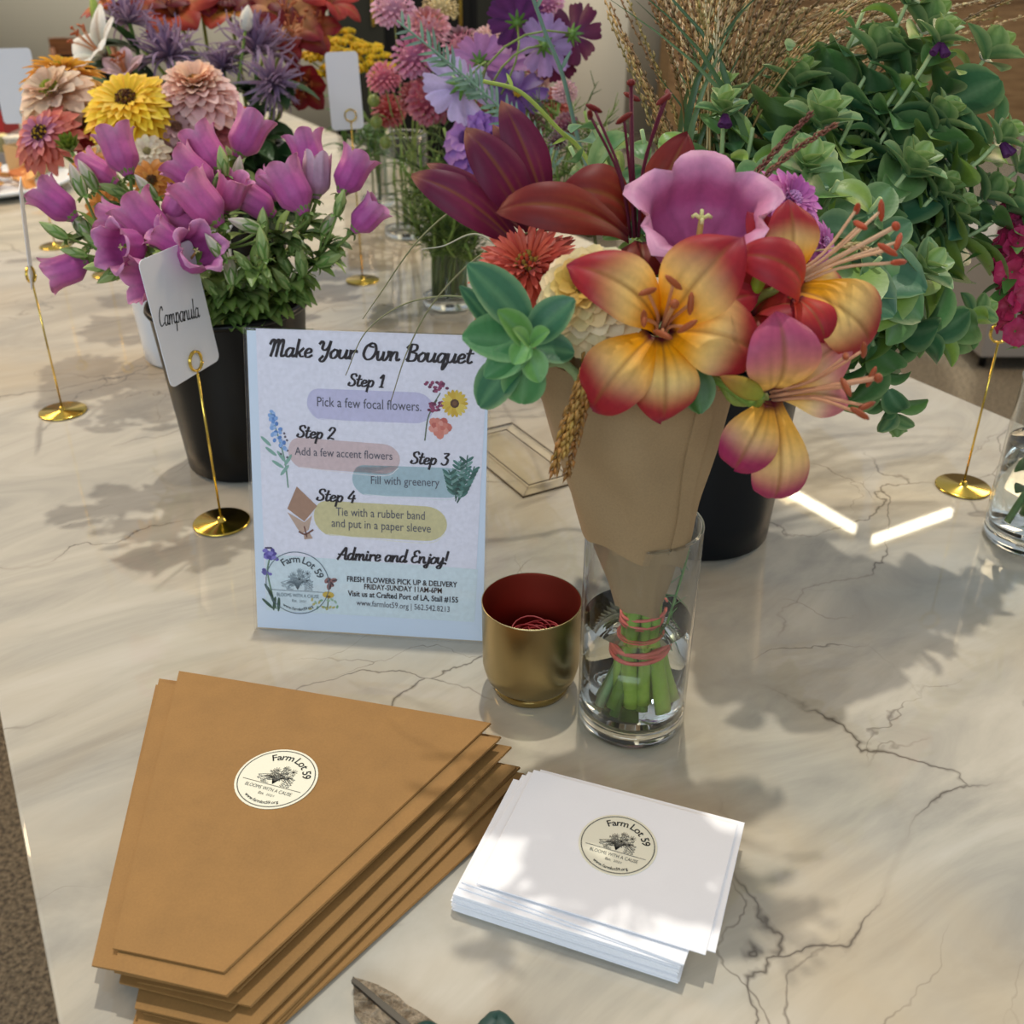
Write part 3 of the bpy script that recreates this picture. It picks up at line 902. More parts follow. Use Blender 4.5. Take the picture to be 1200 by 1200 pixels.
# ---- brown paper sleeves
TLp, TRp, BRp, BLp = on_level(210, 787, .032), on_level(575, 848, .032), on_level(262, 1140, .032), on_level(132, 1112, .032)
cen = (TLp + TRp + BRp + BLp) / 4
rg = random.Random(3)
NS = 15
for i in range(NS):
    f = i / (NS - 1)
    if i == NS - 1: dx, dy, rot = 0, 0, 0
    elif i == NS - 2: dx, dy, rot = .006, -.014, radians(-.6)
    elif i in (9, 6): dx, dy, rot = -.016 - .004 * (i == 6), .006, radians(1.4)
    elif i == 12: dx, dy, rot = -.012, -.008, radians(.7)
    else: dx, dy, rot = .024 * (1 - f) + rg.uniform(-.004, .008), -.034 * (1 - f) + rg.uniform(-.006, .004), radians(rg.uniform(-4.5, .8) * (1 - f * .5))
    zb = .0006 + .0022 * i
    def tr(p, dz):
        a = V3((p.x, p.y, 0)) - V3((cen.x, cen.y, 0))
        return V3((cen.x + dx + a.x * cos(rot) - a.y * sin(rot), cen.y + dy + a.x * sin(rot) + a.y * cos(rot), zb + dz))
    sag = rg.uniform(.0004, .0016)
    def ply(z0, th, nx=9, ny=9, s0=0.0, lift=0.0):
        rows_t, rows_b = [], []
        for a in range(ny):
            t_ = a / (ny - 1)
            rt, rb = [], []
            for b_ in range(nx):
                s_ = b_ / (nx - 1)
                lft = TLp.lerp(BLp, t_); rgt = TRp.lerp(BRp, t_)
                p = lft.lerp(rgt, s0 + (1 - s0) * s_)
                bul = sin(pi * s_) ** .7 * sin(pi * min(t_ * .9 + .08, 1)) ** .5
                z_ = z0 + sag * bul + lift * t_
                q_ = tr(p, z_)
                rt.append(q_ + V3((0, 0, th))); rb.append(q_)
            rows_t.append(rt); rows_b.append(rb)
        m = M(); m.grid(rows_t); m.grid(rows_b[::-1])
        m.grid([rows_t[0], rows_b[0]]); m.grid([rows_b[-1], rows_t[-1]])
        m.grid([[r[0] for r in rows_b], [r[0] for r in rows_t]]); m.grid([[r[-1] for r in rows_t], [r[-1] for r in rows_b]])
        return m
    if i == NS - 1: lab = 'topmost brown kraft paper sleeve with the round sticker'
    elif i == NS - 2: lab = 'second brown kraft paper sleeve from the top, edging out below the stickered one'
    elif i == 0: lab = 'bottom brown kraft paper sleeve lying on the marble under its pile'
    else: lab = 'plain brown kraft paper sleeve lying inside the fanned pile'
    t = Thing('paper_sleeve', lab, 'paper sleeve', tr(cen, 0), 'kraft paper sleeves in the pile')
    fp = t.part('front_sheet', ply(.0009, .0005, s0=.0), KRAFT, angle=50)
    t.part('back_sheet', ply(.0, .0005), KRAFT, angle=50)
    # glued seam down one long edge
    sm_ = M()
    a0, a1 = tr(TRp, .0003), tr(BRp, .0003)
    sm_.tube([a0, a0.lerp(a1, .5), a1], .0007, 5)
    t.part('fold', sm_, KRAFT)
    if i == NS - 1:
        c0 = on_level(324, 912, zb + .0018 + sag)
        sticker(t, V3((c0.x, c0.y, zb + .0015 + sag * .98)), on_level(366, 922, .03) - on_level(282, 900, .03), (0, 0, 1), .0305, fp)

# ---- white envelopes
EW, EH = .155, .1145
e0, e1, e2, e3 = on_level(625, 897, .023), on_level(866, 966, .023), on_level(826, 1118, .023), on_level(558, 1040, .023)
ec = (e0 + e1 + e2 + e3) / 4
ang_top = atan2((e1 - e0).y + (e2 - e3).y, (e1 - e0).x + (e2 - e3).x)
b0, b1 = on_level(530, 1066, .002), on_level(800, 1153, .002)
ang_bot = atan2((b1 - b0).y, (b1 - b0).x)
bc = b0 + V3((cos(ang_bot), sin(ang_bot), 0)) * (EW / 2) + V3((-sin(ang_bot), cos(ang_bot), 0)) * (EH / 2)
rg = random.Random(8)
NE = 19
for i in range(NE):
    zb = .0004 + .00118 * i
    if i == NE - 1: c, a = ec, ang_top
    elif i == NE - 2: c, a = ec + V3((.006, .002, 0)), ang_top + .01
    elif i == NE - 3: c, a = bc.lerp(ec, .45), ang_bot - .06
    elif i == NE - 4: c, a = bc.lerp(ec, .3), ang_bot - .035
    else: c, a = bc + V3((rg.uniform(-.001, .001), rg.uniform(-.001, .001), 0)), ang_bot + rg.uniform(-.008, .008)
    c = V3((c.x, c.y, zb))
    fr = (lambda c, a: lambda x, y, z: c + V3((x * cos(a) - y * sin(a), x * sin(a) + y * cos(a), z)))(c, a)
    if i == NE - 1: lab = 'topmost white envelope of the pile, with the round sticker'
    elif i == NE - 2: lab = 'second white envelope from the top, edging out right of the stickered one'
    elif i == NE - 3: lab = 'third white envelope from the top, turned slightly across the pile'
    elif i == 0: lab = 'bottom white envelope lying on the marble under its pile'
    else: lab = 'plain white envelope squared up inside the pile'
    t = Thing('envelope', lab, 'envelope', c, 'white envelopes in the pile')
    m = M()
    hw, hh = EW / 2, EH / 2
    rows = []
    for z, k in ((0, .0004), (.0003, 0), (.0008, 0), (.00105, .0004)):
        rows.append([fr(x * (hw - k), y * (hh - k), z) for x, y in ((-1, -1), (0, -1), (1, -1), (1, 0), (1, 1), (0, 1), (-1, 1), (-1, 0))])
    m.grid(rows, True); m.add(rows[-1], [tuple(range(8))]); m.add(rows[0], [tuple(reversed(range(8)))])
    body = t.part('body', m, WHITE_PAPER, smooth=False)
    if i == 0 or i >= NE - 4:
        m = M().prism([(-hw * .97, hh * .98), (hw * .97, hh * .98), (hw * .1, -hh * .1), (-hw * .1, -hh * .1)], -.00012, -.00002, fr)
        t.part('flap', m, WHITE_PAPER, body, smooth=False)
    if i == NE - 1:
        c0 = on_level(724, 990, zb + .001)
        sticker(t, V3((c0.x, c0.y, zb + .00105)), V3((cos(a), sin(a), 0)), (0, 0, 1), .0275, body)

# ---- brass cup of rubber bands
CX = V3((.0165, .709, 0))
t = Thing('brass_cup', 'brushed brass cup holding red rubber bands beside the glass vase', 'cup', CX)
m = M()
prof = [(0, .0005), (.0315, .0005), (.0330, .0015), (.0345, .0085), (.0335, .0100)]
m.lathe(prof, CX, 64); t.part('foot_ring', m, mat('polished_brass', hx('B49C62'), .15, 1.0), weld=True)
m = M()
m.lathe([(.0335, .0095), (.0362, .0115), (.0388, .0155), (.0405, .022), (.0418, .028), (.0420, .089), (.0422, .0905), (.0415, .0905)], CX, 64)
br = t.part('body', m, BRASS)
bn, bl, bb = nodes(BRASS)
bb.inputs['Anisotropic'].default_value = .7
m = M()
m.lathe([(.0415, .0905), (.0408, .088), (.0406, .026), (.038, .015), (.030, .011), (0, .0105)], CX, 64)
t.part('lining', m, mat('copper_red_lining', hx('9A4030'), .38, .75), label='dark copper-red inside')
rg = random.Random(21)
for k in range(30):
    r = rg.uniform(.012, .030)
    c = CX + V3((rg.uniform(-.03 + r, .03 - r) if r < .03 else 0, rg.uniform(-.03 + r, .03 - r) if r < .03 else 0, .030 + k * .00075))
    ax = V3((rg.uniform(-.35, .35), rg.uniform(-.35, .35), 1))
    fr = frame(c, ax, rg.uniform(0, 6))
    e = rg.uniform(.55, 1); ph = rg.uniform(0, 6)
    pts = [fr(r * cos(a), r * e * sin(a), .003 * sin(2 * a + ph)) for a in [2 * pi * i / 22 for i in range(23)]]
    solo('rubber_band', 'thin red rubber band lying loose in the brass cup', 'rubber band', M().tube(pts, .00075, 5, caps=False), RUBBER_DARK, c, 'rubber bands in the brass cup')

# ---- glass vases
def glass_vase(label, c, R, H, level, base_t=.018, name='glass_vase'):
    t = Thing(name, label, 'vase', c)
    w = .0022
    m = M()
    m.lathe([(R - .006, .0005), (R - .002, .002), (R, .007), (R, H - .001), (R - w * .5, H), (R - w, H - .001), (R - w, base_t + .004)], c, 64)
    t.part('glass_wall', m, GLASS)
    m = M()
    m.lathe([(0, .0008), (R - .006, .0008), (R - .0024, .003), (R - .0008, .008), (R - .0008, base_t), (R - .006, base_t - .002), (0, base_t - .003)], c, 64)
    t.part('glass_base', m, GLASS_SOLID, weld=True, label='thick clear glass base')
    # polished rim
    m = M()
    m.tube([c + V3(((R - w / 2) * cos(2 * pi * i / 64), (R - w / 2) * sin(2 * pi * i / 64), H)) for i in range(65)], w * .6, 8, caps=False)
    t.part('rim', m, GLASS_SOLID)
    if level:
        m = M()
        rw = R - w - .0003
        m.lathe([(0, base_t + .0005), (rw - .004, base_t + .0005), (rw, base_t + .004), (rw, level), (rw - .001, level - .0008), (0, level - .0008)], c, 64)
        wt = m.build('vase_water', WATER, None, c + V3((0, 0, base_t)), weld=True)
        tag(wt, 'clear water standing in the ' + label, 'water')
        wt['label'] = 'clear water in the ' + label
    return t
VC = V3((.100, .667, 0))
glass_vase('straight glass vase holding the wrapped bouquet', VC, .0447, .191, .104)
RVC = on_level(1204, 632)
glass_vase('straight glass vase with pink snapdragons at the right edge', RVC, .047, .185, .115)

# ---- gold card stands
def wire_loop(m, c, xdir, r, turns=2.2, th=.0013):
    pts = []
    for i in range(40):
        a = -pi / 2 + 2 * pi * turns * i / 39
        pts.append(c + xdir * (r * cos(a)) + V3((0, 0, r + r * sin(a))) + xdir.cross(V3((0, 0, 1))) * (.0032 * (i / 39 - .5)))
    m.tube(pts, th, 6)
def card_stand(label, c, H, xdir, r=.010):
    t = Thing('card_stand', label, 'card stand', c, 'gold card stands')
    m = M().lathe([(0, .0005), (.030, .0005), (.0315, .0012), (.0315, .0022), (.030, .0032), (.006, .0035), (.0045, .005), (.0030, .0085), (0, .0085)], c, 48)
    t.part('base_disc', m, GOLD, weld=True)
    t.part('rod', M().tube([c + V3((0, 0, .004)), c + V3((0, 0, H))], .0013, 8), GOLD)
    m = M(); wire_loop(m, c + V3((0, 0, H)), xdir, r)
    t.part('clip_loop', m, GOLD)
    return t
def card(label, c, z0, xdir, nrm, w, h, tilt=0.0, ox=0.0, word=None):
    x = V3(xdir).normalized(); n_ = V3(nrm).normalized()
    up = (n_.cross(x)).normalized()
    if up.z < 0: up = -up
    fr = lambda a, b_, d: V3(c) + V3((0, 0, z0)) + x * (a + ox) + up * b_ + n_ * d
    rr = .007; poly = []
    for cx_, cy_, a0 in ((w / 2 - rr, h - rr, 0), (-w / 2 + rr, h - rr, 90), (-w / 2 + rr, rr, 180), (w / 2 - rr, rr, 270)):
        for k in range(6):
            a = radians(a0 + 90 * k / 5); poly.append((cx_ + rr * cos(a), cy_ + rr * sin(a)))
    m = M().prism(poly, -.0004, .0004, fr)
    if word:
        t = Thing('place_card', label, 'card', V3(c) + V3((0, 0, z0)), 'place cards')
        b_ = t.part('card', m, CARD, smooth=False)
        mm = M(); word(mm, fr); t.part('handwriting', mm, INK, b_, smooth=False)
    else:
        solo('place_card', label, 'card', m, CARD, V3(c) + V3((0, 0, z0)), 'place cards', smooth=False)

c = on_level(260, 613)
pa, pb = at(195, 300, .965), at(256, 335, 1.035)       # upper corners of the card
xd = V3((pb.x - pa.x, pb.y - pa.y, 0)).normalized()
nr = V3((xd.y, -xd.x, 0))
if nr.y > 0: nr = -nr
card_stand('gold card stand before the black bucket, holding the handwritten card', c, .183, xd)
def word_c(mm, fr):
    script(mm, 'Campanula', -.036, .026, .062, .019, fr, .0006, hx('15151A'), .032, .3, -.010)
card('white card handwritten with a flower name, before the black bucket', c, .180, xd, (nr + V3((0, 0, .10))).normalized(), .085, .128, ox=-.002, word=word_c)
c = on_level(74, 483)
card_stand('gold card stand at the left edge holding a card seen edge-on', c, .183, V3((.1, 1, 0)).normalized())
card('white card seen edge-on in the stand at the left edge', c, .183, V3((.36, -.93, 0)).normalized(), V3((-.93, -.36, .10)).normalized(), .085, .125)
c = on_level(425, 329)
card_stand('gold card stand standing between campanula and the feathery vase, tallest of the stands', c, .285, V3((1, .25, 0)).normalized())
card('blank pale card in the tallest gold stand under the yellow yarrow', c, .272, V3((1, .45, 0)).normalized(), V3((.45, -1, .08)).normalized(), .058, .125, ox=-.006)
c = on_level(65, 289)
card_stand('gold card stand behind the leftmost campanula bells', c, .255, V3((1, 0, 0)))
card('blank pale card held high at the left edge before the cream wall', c, .245, V3((1, .3, 0)).normalized(), V3((.3, -1, .08)).normalized(), .075, .135, ox=-.006)
c = on_level(128, 322)
card_stand('gold card stand almost hidden behind the lower left campanula bells', c, .18, V3((1, 0, 0)))
c = on_level(1128, 571)
card_stand('empty gold card stand beside the right-hand glass vase', c, .182, V3((1, .1, 0)).normalized(), .012)
# ================================================================== CONTAINERS
def bucket(label, c, rb, rt, H, material, name='flower_bucket', rim=.006):
    t = Thing(name, label, 'bucket', c)
    m = M()
    prof = [(0, .0008), (rb - .004, .0008), (rb, .004)]
    for k in range(1, 7): prof.append((rb + (rt - rb) * k / 6, .004 + (H - .004 - rim) * k / 6))
    prof += [(rt - .003, H - rim), (rt - .003 - (rt - rb) * .8, .012), (0, .010)]
    m.lathe(prof, c, 64)
    t.part('shell', m, material, angle=50)
    m = M()
    m.lathe([(rt - .003, H - rim - .001), (rt + .003, H - rim - .001), (rt + .0045, H - rim + .002), (rt + .003, H), (rt - .002, H), (rt - .003, H - rim - .001)], c, 64)
    t.part('rim', m, material)
    return t
CB = V3((-.331, 1.155, 0))
bucket('black plastic bucket full of pink-purple campanula behind the sign', CB, .073, .089, .205, BLACK_PLASTIC)
GB = V3((.205, .985, 0))
bucket('blue-black plastic bucket behind the wrapped bouquet holding greenery and grasses', GB, .078, .092, .22, NAVY_PLASTIC)
ZB = V3((-.500, 1.515, 0))
bucket('white enamel bucket of zinnias behind the campanula', ZB, .070, .082, .20, WHITE_ENAMEL)
MB_ = V3((-.50, 1.95, 0))
bucket('dark bucket of purple spider chrysanthemums and red lilies at the back', MB_, .065, .082, .24, BLACK_PLASTIC)
CV = on_level(527, 357)
glass_vase('glass vase of feathery cosmos stems behind the sign', CV, .048, .20, .0)
SV = on_level(478, 276)
glass_vase('tall glass vase of pompon flowers behind the cosmos vase', SV, .050, .21, .0)
YV = on_level(445, 240)
glass_vase('farthest small glass vase of yarrow stems on the marble', YV, .045, .18, .0)

# ================================================================== FLOWER PIECES
def petal(m, fr, ang, L, W, a0, a1, col, nu=7, nv=4, prof='oval', cup=.25, ruf=0.0, r0=0.0, z0=0.0, k=1.0, twist=0.0, rng=None, side=0.0):
    """one petal leaving the axis at angle ang; a0, a1 elevation at base and tip"""
    ca, sa = cos(ang), sin(ang)
    x, z = r0, z0
    rows, cs = [], []
    ph = rng.uniform(0, 6) if rng else 0
    for i in range(nu + 1):
        t = i / nu
        a = a0 + (a1 - a0) * t ** k
        if i:
            x += cos(a) * L / nu; z += sin(a) * L / nu
        if prof == 'oval': w = sin(pi * min(.06 + t * .93, 1)) ** .62
        elif prof == 'lily': w = (.30 + .70 * sst(0, .55, t)) * (1 if t < .52 else max(.02, 1 - ((t - .52) / .485) ** 2) ** .78)
        elif prof == 'strap': w = (.5 + .5 * t) * (1 if t < .8 else sqrt(max(0, 1 - ((t - .8) / .2) ** 2)) * .85 + .15)
        elif prof == 'spoon': w = (.35 + .65 * sst(.1, .7, t)) * (1 if t < .72 else sqrt(max(.02, 1 - ((t - .72) / .29) ** 2)))
        elif prof == 'cosmos': w = (.22 + .78 * sst(0, .75, t)) * (1 if t < .86 else .94)
        elif prof == 'needle': w = (.55 + .45 * sin(pi * t)) * (1 - .55 * t)
        elif prof == 'leaf': w = sin(pi * min(.05 + .93 * t ** .8, 1)) ** .8
        w = max(w, .03) * W
        row, cr = [], []
        for j in range(nv + 1):
            s_ = -1 + 2 * j / nv
            y = s_ * w
            h = cup * w * s_ * s_
            if prof == 'lily':
                q_ = abs(s_)
                h = w * cup * (.34 * sin(pi * min(1, q_)) ** .8 + q_ * q_ * (.5 - 1.15 * t))
            if ruf: h += ruf * W * sin(7 * t + ph + 2.2 * s_) * s_ * s_ * t
            if prof == 'cosmos' and t > .85: xx = x + .03 * L * cos(s_ * 3 * pi)
            else: xx = x
            tw = twist * t
            yy, hh = y * cos(tw) - h * sin(tw), y * sin(tw) + h * cos(tw)
            lx = xx - sin(a) * hh; lz = z + cos(a) * hh
            yy += side * t * t * L
            row.append(fr(lx * ca - yy * sa, lx * sa + yy * ca, lz))
            cr.append(col(t, s_) if callable(col) else col)
        rows.append(row); cs.append(cr)
    m.grid(rows, False, cs)
    return m

def leaf(m, base, dir_, up, L, W, col, bend=.5, cup=.25, nu=6, nv=4, rib=None, edge=None, prof='leaf'):
    d = V3(dir_).normalized(); u_ = V3(up)
    u_ = (u_ - d * u_.dot(d))
    if u_.length < 1e-4: u_ = d.orthogonal()
    u_.normalize(); s_ = d.cross(u_)
    b = V3(base)
    def c(t, s):
        q_ = col
        if rib and abs(s) < .3: q_ = mix(q_, rib, .6)
        if edge and abs(s) > .9: q_ = mix(q_, edge, .6)
        return q_
    f = lambda x, y, z: b + d * x + s_ * y + u_ * z
    petal(m, f, 0, L, W, bend * .25, -bend, c, nu, nv, prof, cup)

def stem_tube(t, pts, r, c1, c2=None, seg=6, parent=None):
    return t.part('stem', M().tube(pts, [r * (1.15 - .3 * i / (len(pts) - 1)) for i in range(len(pts))], seg, c1, c2), STEM, parent)

G1, G2, G3 = hx('5E7F3A'), hx('7C9A4A'), hx('3F5F33')

def foot(c, r, rng, z=.02):
    a = rng.uniform(0, 2 * pi); q_ = r * sqrt(rng.random())
    return V3(c) + V3((q_ * cos(a), q_ * sin(a), z))

# ------------------------------------------------------------------ zinnia
def zinnia(label, u, v, Y, dpx, axis, cols, centre, bk, layers=5, style='spoon', dome=.5, group='zinnias in the white bucket', n0=13, seed=0, name='zinnia', cat='zinnia', wf=1.0):
    rng = random.Random(seed + int(u * 7 + v))
    p = at(u, v, Y); R = span(dpx, Y) / 2
    fr0 = frame(p, axis)
    t = Thing(name, label, cat, bk, group)
    stem_tube(t, bow(foot(bk, .035, rng), p - V3(axis).normalized() * R * .3, axis), .0032, G1, G2)
    m = M()
    for k in range(layers):
        f = k / max(1, layers - 1)                      # 0 outer/lowest, 1 inner
        n = int(n0 * (1 - .35 * f)) + 2
        L = R * (1 - .55 * f)
        el = radians(-14 + 62 * f) * dome * 1.3
        for i in range(n):
            a = 2 * pi * (i + .5 * (k % 2)) / n + rng.uniform(-.08, .08)
            b = jit(cols[min(k * len(cols) // layers, len(cols) - 1)], .10, rng)
            tip = mix(b, (1, 1, 1), .10)
            petal(m, fr0, a, L * rng.uniform(.9, 1.06), L * (.20 if style != 'strap' else .13) * wf * (1 + .25 * f), el + .2 + rng.uniform(-.1, .1), el - .35 + rng.uniform(-.15, .15),
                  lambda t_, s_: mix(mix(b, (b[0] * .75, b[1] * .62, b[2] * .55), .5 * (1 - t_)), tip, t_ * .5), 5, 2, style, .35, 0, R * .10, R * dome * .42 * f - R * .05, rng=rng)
    t.part('petals', m, PETAL)
    m = M()
    for k in range(38):
        r = R * .22 * sqrt(k / 38); a = k * 2.399
        q_ = fr0(r * cos(a), r * sin(a), R * (.16 + dome * .34) * (1.0 - .35 * (r / (R * .22)) ** 2))
        m.ball(q_, R * .035, jit(centre[k % len(centre)], .15, rng), 3, 5, 1.8, axis)
    t.part('flower_center', m, PETAL)
    m = M()
    for k in range(9):
        petal(m, fr0, 2 * pi * k / 9, R * .32, R * .10, radians(-60), radians(20), jit(G1, .2, rng), 3, 2, 'leaf', .3, 0, R * .03, -R * .22)
    t.part('sepals', m, LEAF)
    return t

Zg = 'zinnias in the white bucket'
UPC = lambda r=0, u=.55, c=.85: aim(r, u, c)
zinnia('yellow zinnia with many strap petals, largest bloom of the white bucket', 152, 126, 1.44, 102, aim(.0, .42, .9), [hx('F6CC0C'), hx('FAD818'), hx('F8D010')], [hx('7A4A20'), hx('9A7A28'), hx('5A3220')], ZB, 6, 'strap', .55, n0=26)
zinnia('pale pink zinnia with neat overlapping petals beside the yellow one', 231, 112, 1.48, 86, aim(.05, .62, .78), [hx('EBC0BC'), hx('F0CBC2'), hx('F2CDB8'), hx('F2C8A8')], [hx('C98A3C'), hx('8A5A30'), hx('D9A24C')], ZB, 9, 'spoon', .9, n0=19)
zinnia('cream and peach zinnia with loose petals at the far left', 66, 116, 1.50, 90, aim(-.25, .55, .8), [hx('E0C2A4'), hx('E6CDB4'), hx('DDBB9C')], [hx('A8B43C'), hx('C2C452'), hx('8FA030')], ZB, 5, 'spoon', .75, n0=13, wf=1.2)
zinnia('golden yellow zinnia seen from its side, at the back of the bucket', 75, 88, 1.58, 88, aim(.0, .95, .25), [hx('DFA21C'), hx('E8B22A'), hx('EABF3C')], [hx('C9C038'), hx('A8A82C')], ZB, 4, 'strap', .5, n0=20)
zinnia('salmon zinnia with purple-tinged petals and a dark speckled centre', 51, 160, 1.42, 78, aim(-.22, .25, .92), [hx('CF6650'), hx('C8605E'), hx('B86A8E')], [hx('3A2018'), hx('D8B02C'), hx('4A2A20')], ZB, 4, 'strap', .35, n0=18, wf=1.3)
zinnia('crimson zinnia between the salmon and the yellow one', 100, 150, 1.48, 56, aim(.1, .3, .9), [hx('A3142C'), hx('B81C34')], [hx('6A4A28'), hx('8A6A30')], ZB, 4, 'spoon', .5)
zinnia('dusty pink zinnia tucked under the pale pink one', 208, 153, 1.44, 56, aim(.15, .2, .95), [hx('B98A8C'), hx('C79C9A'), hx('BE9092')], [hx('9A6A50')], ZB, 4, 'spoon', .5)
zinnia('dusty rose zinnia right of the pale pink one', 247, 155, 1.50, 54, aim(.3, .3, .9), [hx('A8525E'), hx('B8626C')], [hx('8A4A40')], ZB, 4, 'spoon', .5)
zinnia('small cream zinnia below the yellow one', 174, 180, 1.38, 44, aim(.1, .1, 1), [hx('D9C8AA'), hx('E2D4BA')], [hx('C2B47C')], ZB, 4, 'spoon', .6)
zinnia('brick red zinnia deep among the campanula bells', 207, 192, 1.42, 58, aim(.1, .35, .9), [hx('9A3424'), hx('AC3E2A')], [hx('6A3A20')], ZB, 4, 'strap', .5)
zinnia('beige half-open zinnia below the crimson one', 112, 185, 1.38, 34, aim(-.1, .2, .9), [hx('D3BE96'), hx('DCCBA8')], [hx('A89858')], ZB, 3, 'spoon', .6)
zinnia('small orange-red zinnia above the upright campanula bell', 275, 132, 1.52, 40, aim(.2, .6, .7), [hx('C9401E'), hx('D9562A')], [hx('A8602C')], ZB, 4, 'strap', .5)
for lab, u, v, d, ax in (('orange-gold coneflower above the left campanula bells', 103, 196, 48, aim(-.1, .2, 1)), ('orange-gold coneflower right of the leftmost campanula bells', 126, 248, 58, aim(-.1, -.2, 1)), ('orange-gold coneflower between the campanula bells', 178, 212, 50, aim(.2, .0, 1))):
    zinnia(lab, u, v, 1.34, d, ax, [hx('C97E12'), hx('D9901C')], [hx('4A2C14'), hx('5E3A1A')], ZB, 2, 'oval', .2, 'coneflowers in the white bucket', 11, name='coneflower', cat='coneflower')
def bud_flower(name, label, cat, u, v, Y, dpx, axis, col, bk, group):
    rng = random.Random(int(u)); p = at(u, v, Y); R = span(dpx, Y) / 2
    t = Thing(name, label, cat, bk, group)
    stem_tube(t, bow(foot(bk, .03, rng), p, axis), .003, G1, G2)
    m = M(); fr0 = frame(p, axis)
    for k in range(3):
        for i in range(8):
            petal(m, fr0, 2 * pi * (i + .5 * k) / 8, R * 1.2, R * .22, radians(30 + 20 * k), radians(60 + 10 * k), jit(col, .2, rng), 4, 2, 'leaf', .4)
    t.part('bracts', m, LEAF)
bud_flower('zinnia_bud', 'green unopened zinnia bud beside the salmon zinnia', 'flower bud', 84, 178, 1.38, 34, aim(.0, .5, .8), hx('6E8430'), ZB, Zg)

# ------------------------------------------------------------------ campanula
CP = [hx('D468AE'), hx('DC78B6'), hx('C85EA8'), hx('D86EAA')]
def bell(thing, base, axis, L, R, col, inner, rng, open_=.6, calyx=True, name='bell', parent=None, lobes=5, stig=False, lamp=.26):
    fr = frame(base, axis, rng.uniform(0, 2 * pi))
    m = M()
    NT, NA = 11, 40
    def surf(t, a, off):
        lob = abs(cos(lobes * a / 2)) ** .7
        r = R * (.30 + .62 * sst(0, .32, t) + .06 * sin(pi * t))
        r *= 1 + .05 * cos(lobes * 2 * a) * t
        r += R * open_ * .62 * sst(.66, 1.0, t) * (.10 + .90 * lob)
        z = L * t + L * (lamp * lob - .12) * sst(.62, 1, t) - L * .22 * open_ * sst(.86, 1, t) * lob
        r += off
        return r, z
    for side in (0, 1):
        rows, cs = [], []
        for i in range(NT + 1):
            t = i / NT; row, cr = [], []
            for j in range(NA):
                a = 2 * pi * j / NA
                r, z = surf(t, a, 0 if side == 0 else -R * .035)
                r += R * (.012 + .04 * t * t) * sin(11 * a + 5 * t)
                row.append(fr(r * cos(a), r * sin(a), z))
                base_c = mix(mix(col, hx('B04CA8'), .35 * (1 - t)), mix(col, (1, .75, .9), .35), sst(.55, 1, t))
                vein = .88 if (j % 4 == 0) else 1.0
                cc = base_c if side == 0 else mix(inner, base_c, t)
                cr.append(tuple(x * vein for x in cc))
            rows.append(row); cs.append(cr)
        if side: rows = [r[::-1] for r in rows]; cs = [r[::-1] for r in cs]
        m.grid(rows, True, cs)
    rows = [[fr(R * .28 * cos(2 * pi * j / 12), R * .28 * sin(2 * pi * j / 12), 0) for j in range(12)], [fr(0.0001 * cos(j), 0.0001 * sin(j), -L * .03) for j in range(12)]]
    m.grid(rows, True, None, col)
    b = thing.part(name, m, PETAL, parent)
    if calyx:
        m = M()
        for k in range(5):
            petal(m, fr, 2 * pi * k / 5 + .3, L * .46, R * .27, radians(32), radians(78), jit(hx('7F9E50'), .2, rng), 4, 2, 'leaf', .3, 0, R * .10, -L * .05)
            petal(m, fr, 2 * pi * (k + .5) / 5 + .3, L * .22, R * .20, radians(-10), radians(-50), jit(hx('6F8C4A'), .2, rng), 3, 2, 'leaf', .3, 0, R * .12, -L * .02)
        m.ball(fr(0, 0, -L * .05), R * .24, hx('66853F'), 5, 8, .7, axis)
        thing.part('calyx', m, LEAF, b)
    if stig:
        m = M()
        m.tube([fr(0, 0, L * .1), fr(R * .04, 0, L * .6)], [R * .07, R * .05], 6, hx('D8B868'))
        for k in range(4):
            a = pi / 2 * k
            m.tube([fr(R * .04, 0, L * .59), fr(R * (.04 + .12 * cos(a)), R * .12 * sin(a), L * .66), fr(R * (.04 + .17 * cos(a)), R * .17 * sin(a), L * .62)], R * .04, 5, hx('EBE6A0'))
        thing.part('stigma', m, PETAL, b)
    return b
def camp_bud(thing, p, axis, L, rng, pale):
    fr = frame(p, axis, rng.uniform(0, 6))
    c0 = hx('8FA860'); c1 = hx('D9C6C0') if pale else hx('A8BC78')
    m = M(); rows, cs = [], []
    for i in range(9):
        t = i / 8; r = L * .22 * sin(pi * min(.12 + .88 * t, 1)) ** .7 * (1 - .3 * t)
        rows.append([fr(max(r, .0002) * (1 + .14 * cos(5 * 2 * pi * j / 20)) * cos(2 * pi * j / 20), max(r, .0002) * (1 + .14 * cos(5 * 2 * pi * j / 20)) * sin(2 * pi * j / 20), L * t) for j in range(20)])
        cs.append([mix(c0, c1, t + .2 * cos(5 * 2 * pi * j / 20)) for j in range(20)])
    m.grid(rows, True, cs)
    b = thing.part('bud', m, LEAF)
    m = M()
    for k in range(5):
        petal(m, fr, 2 * pi * k / 5, L * .62, L * .14, radians(52), radians(92), jit(hx('6F9148'), .2, rng), 4, 2, 'leaf', .3, 0, L * .07, -L * .04)
        petal(m, fr, 2 * pi * (k + .5) / 5, L * .3, L * .10, radians(0), radians(-40), jit(hx('6F9148'), .2, rng), 3, 2, 'leaf', .3, 0, L * .06, 0)
    thing.part('calyx', m, LEAF, b)

